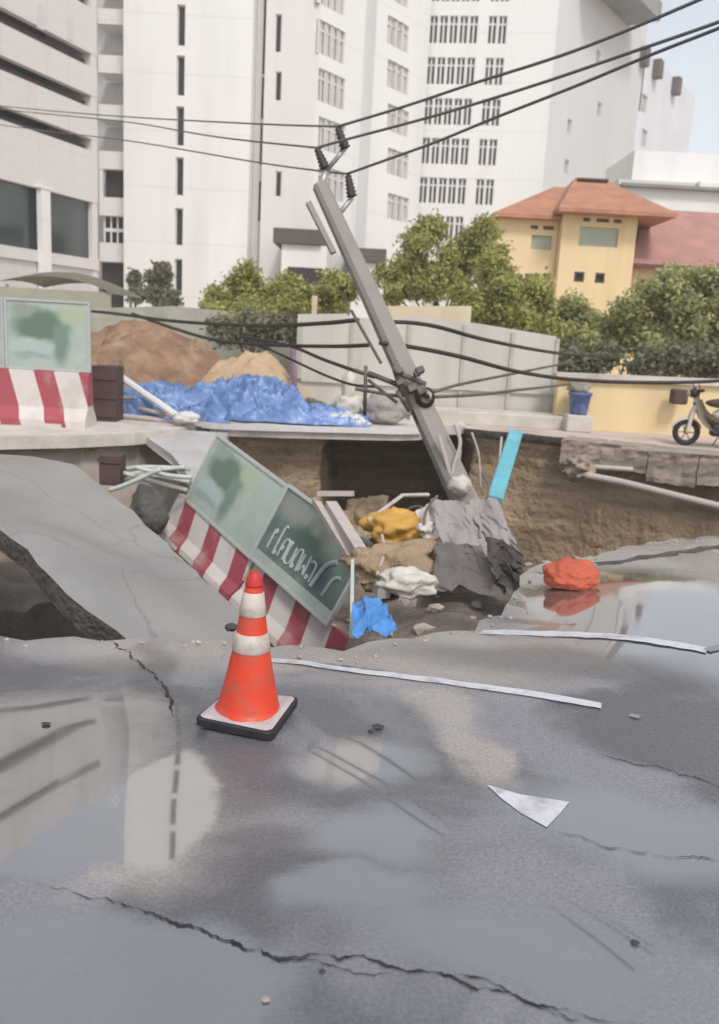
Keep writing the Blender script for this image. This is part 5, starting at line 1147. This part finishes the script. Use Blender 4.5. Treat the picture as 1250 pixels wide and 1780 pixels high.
# olive canvas canopy at the far left, behind the panel
A = at(128, 500, 24); bm = B(); wA = at(40, 500, 24).x-A.x; wB = at(222, 520, 24).x-A.x; g_ = []
for i in range(25):
    u = i/24; x = wA+(wB-wA)*u; z = .55*math.sin(math.pi*min(1, u*.9+.1))**.7; g_.append([bm.verts.new((x, y*1.6, z*math.cos(y*.9)+.0)) for y in (-1, -.5, 0, .5, 1)])
for a_, b_ in zip(g_, g_[1:]):
    for k in range(4): bm.faces.new((a_[k], a_[k+1], b_[k+1], b_[k]))
bmesh.ops.solidify(bm, geom=list(bm.faces), thickness=.04)
cn = empty('canvas_canopy', (A.x, 24, 0), label='olive grey arched canvas canopy behind the upright green panel', cat='canopy'); o = link('canopy_roof', bm, olive, cn, smooth=True); o.location.z = A.z-.15
for x in (wA+.15, wB-.3):
    for y in (-1.4, 1.4): bm = B(); tube(bm, [(x, y, 0), (x, y, A.z-.05)], .04, 6); link('post', bm, steel, cn)
bm = B(); box(bm, wA, wB, -1.55, -1.5, A.z-.55, A.z-.12); link('skirt', bm, olive, cn)

# ------------------------------------------------------------------ traffic cone
cb = gp(428, 1277); CX, CY = cb.x-.012, 3.45
tc_ = empty('traffic_cone', (CX, CY, road_z(CX, CY)+.002), R(-14), 'orange and white traffic cone on a black rubber base standing on the wet road', 'traffic cone')
tc_.rotation_euler = (R(.5), R(1.0), R(-14))
CR = [(0, .150), (.05, .132), (.12, .118), (.32, .078), (.47, .055), (.58, .039), (.655, .023), (.8, .01)]
def cone_r(z):
    for (a, ra), (b_, rb) in zip(CR, CR[1:]):
        if a <= z <= b_: return ra+(rb-ra)*(z-a)/(b_-a)
    return .02
bm = B(); s_ = .172; n_ = 14; g_ = []
def baseprof(zo, sc_):
    pts = []
    for i in range(4):
        a_ = math.pi/4+i*math.pi/2; cx, cy = math.copysign(1, math.cos(a_)), math.copysign(1, math.sin(a_))
        for k in range(7):
            t = a_-math.pi/4+k*math.pi/12; pts.append((cx*(s_*sc_-.03)+.03*math.cos(t), cy*(s_*sc_-.03)+.03*math.sin(t), zo))
    return pts
def curl(p): # the rubber corners have warped up a little
    x, y, z = p; c = max(0, x/s_)*.012+max(0, (x/s_)*(y/s_))*.02; return (x, y, z+c)
lv = [baseprof(0, 1), baseprof(.028, 1), baseprof(.034, .97)]
rr_ = [[bm.verts.new(curl(p)) for p in q] for q in lv]
for a_, b_ in zip(rr_, rr_[1:]):
    N = len(a_)
    for k in range(N): bm.faces.new((a_[k], a_[(k+1) % N], b_[(k+1) % N], b_[k]))
bm.faces.new(rr_[0][::-1]); bm.faces.new(rr_[-1]); link('base', bm, black_rub, tc_)
bm = B(); q1 = [bm.verts.new(curl((p[0], p[1], p[2]+.002))) for p in baseprof(.035, .93)]; q2 = [bm.verts.new(curl(p)) for p in baseprof(.046, .80)]
N = len(q1)
for k in range(N): bm.faces.new((q1[k], q1[(k+1) % N], q2[(k+1) % N], q2[k]))
bm.faces.new(q2); link('base_top', bm, basew, tc_)
bm = B(); lathe(bm, [(.145, .047), (.144, .054), (.134, .060), (cone_r(.08)+.002, .078), (cone_r(.2), .2), (cone_r(.32), .32), (cone_r(.47), .47), (cone_r(.6), .60), (cone_r(.65), .645), (.02, .65)], 40); link('cone_body', bm, orange, tc_, smooth=True)
for (za, zb4) in ((.320, .400), (.475, .575)):
    bm = B(); lathe(bm, [(cone_r(za)+.0005, za), (cone_r(za)+.004, za+.003), (cone_r(zb4)+.004, zb4-.003), (cone_r(zb4)+.0005, zb4)], 40, cap=False); link('collar', bm, reflw, tc_, smooth=True)
bm = B(); lathe(bm, [(cone_r(.60)+.003, .600), (cone_r(.61)+.005, .608), (cone_r(.64)+.004, .64), (.02, .658), (.006, .664)], 32); link('tip', bm, cone_red, tc_, smooth=True)

# small stones and chips on the road
stn = [(402, 1076, .028, 'black stone at the edge of the hole just left of the cone'), (658, 1266, .02, 'flat dark chip on the road right of the cone'), (80, 1258, .014, 'tiny dark stone on the wet road at the left'), (1103, 1641, .010, 'tiny dark chip on the road at lower right'), (462, 1740, .009, 'tiny pale chip below the long road crack'), (560, 1690, .007, 'tiny chip just under the middle of the road crack'), (645, 1272, .012, 'small dark chip beside the flat chip right of the cone')]
for k, (x, y, r_, lb) in enumerate(stn):
    p = gp(x, y); bm = B(); blob(bm, (0, 0, r_*.35), (r_*1.3, r_, r_*(.9 if k == 0 else .35)), .35, 1.8, k+1.5, 2); o = link('stone', bm, stone if k != 4 else rubble); o.location = (p.x, p.y, road_z(p.x, p.y)+.002); tag(o, lb, 'stone')
# broken asphalt crumbs along the near lip and rubble in the hole
bm = B(); cr = random.Random(9)
for k in range(260):
    i = cr.randrange(25, len(nl)-30); p = nl[i]; t = cr.uniform(-.28, .12); q = Vector((p.x+cr.uniform(-.1, .1), p.y-abs(t)*1.0)); 
    if inside((q.x, q.y), pit): continue
    s_ = cr.uniform(.004, .016); g0 = bmesh.ops.create_icosphere(bm, subdivisions=1, radius=s_)
    for v in g0['verts']: v.co = Vector((v.co.x*cr.uniform(.7, 1.4), v.co.y*cr.uniform(.7, 1.4), v.co.z*.7))+Vector((q.x, q.y, road_z(q.x, q.y)+s_*.4))
o = link('gravel', bm, rubble); o['kind'] = 'stuff'; o['label'] = 'fine asphalt crumbs strewn along the broken near edge of the road'; o['category'] = 'gravel'
bm = B()
for k in range(420):
    x, y = cr.uniform(-1, 6), cr.uniform(5, 13)
    if not inside((x, y), pit): continue
    s_ = cr.uniform(.02, .09); z = pit_floor(x, y); g0 = bmesh.ops.create_icosphere(bm, subdivisions=1, radius=s_)
    for v in g0['verts']: v.co = Vector((v.co.x*cr.uniform(.6, 1.4), v.co.y*cr.uniform(.6, 1.4), v.co.z*.7))+Vector((x, y, z+s_*.2))
o = link('rubble', bm, rubble); o['kind'] = 'stuff'; o['label'] = 'mixed rubble and clods strewn over the mud inside the hole'; o['category'] = 'rubble'

# ------------------------------------------------------------------ hazy air
bm = B(); box(bm, -90, 90, -12, 190, -6, 41); hz_ = link('haze', bm, [])
hm = bpy.data.materials.new('haze'); hm.use_nodes = True; hn = hm.node_tree.nodes; hn.clear(); vo = hn.new('ShaderNodeVolumePrincipled'); ho_ = hn.new('ShaderNodeOutputMaterial')
vo.inputs['Density'].default_value = .0022; vo.inputs['Color'].default_value = (1, 1, 1, 1); vo.inputs['Anisotropy'].default_value = .2; hm.node_tree.links.new(vo.outputs[0], ho_.inputs['Volume'])
hz_.data.materials.append(hm); hz_['kind'] = 'stuff'; hz_['label'] = 'thin pale haze over the whole street'; hz_['category'] = 'haze'
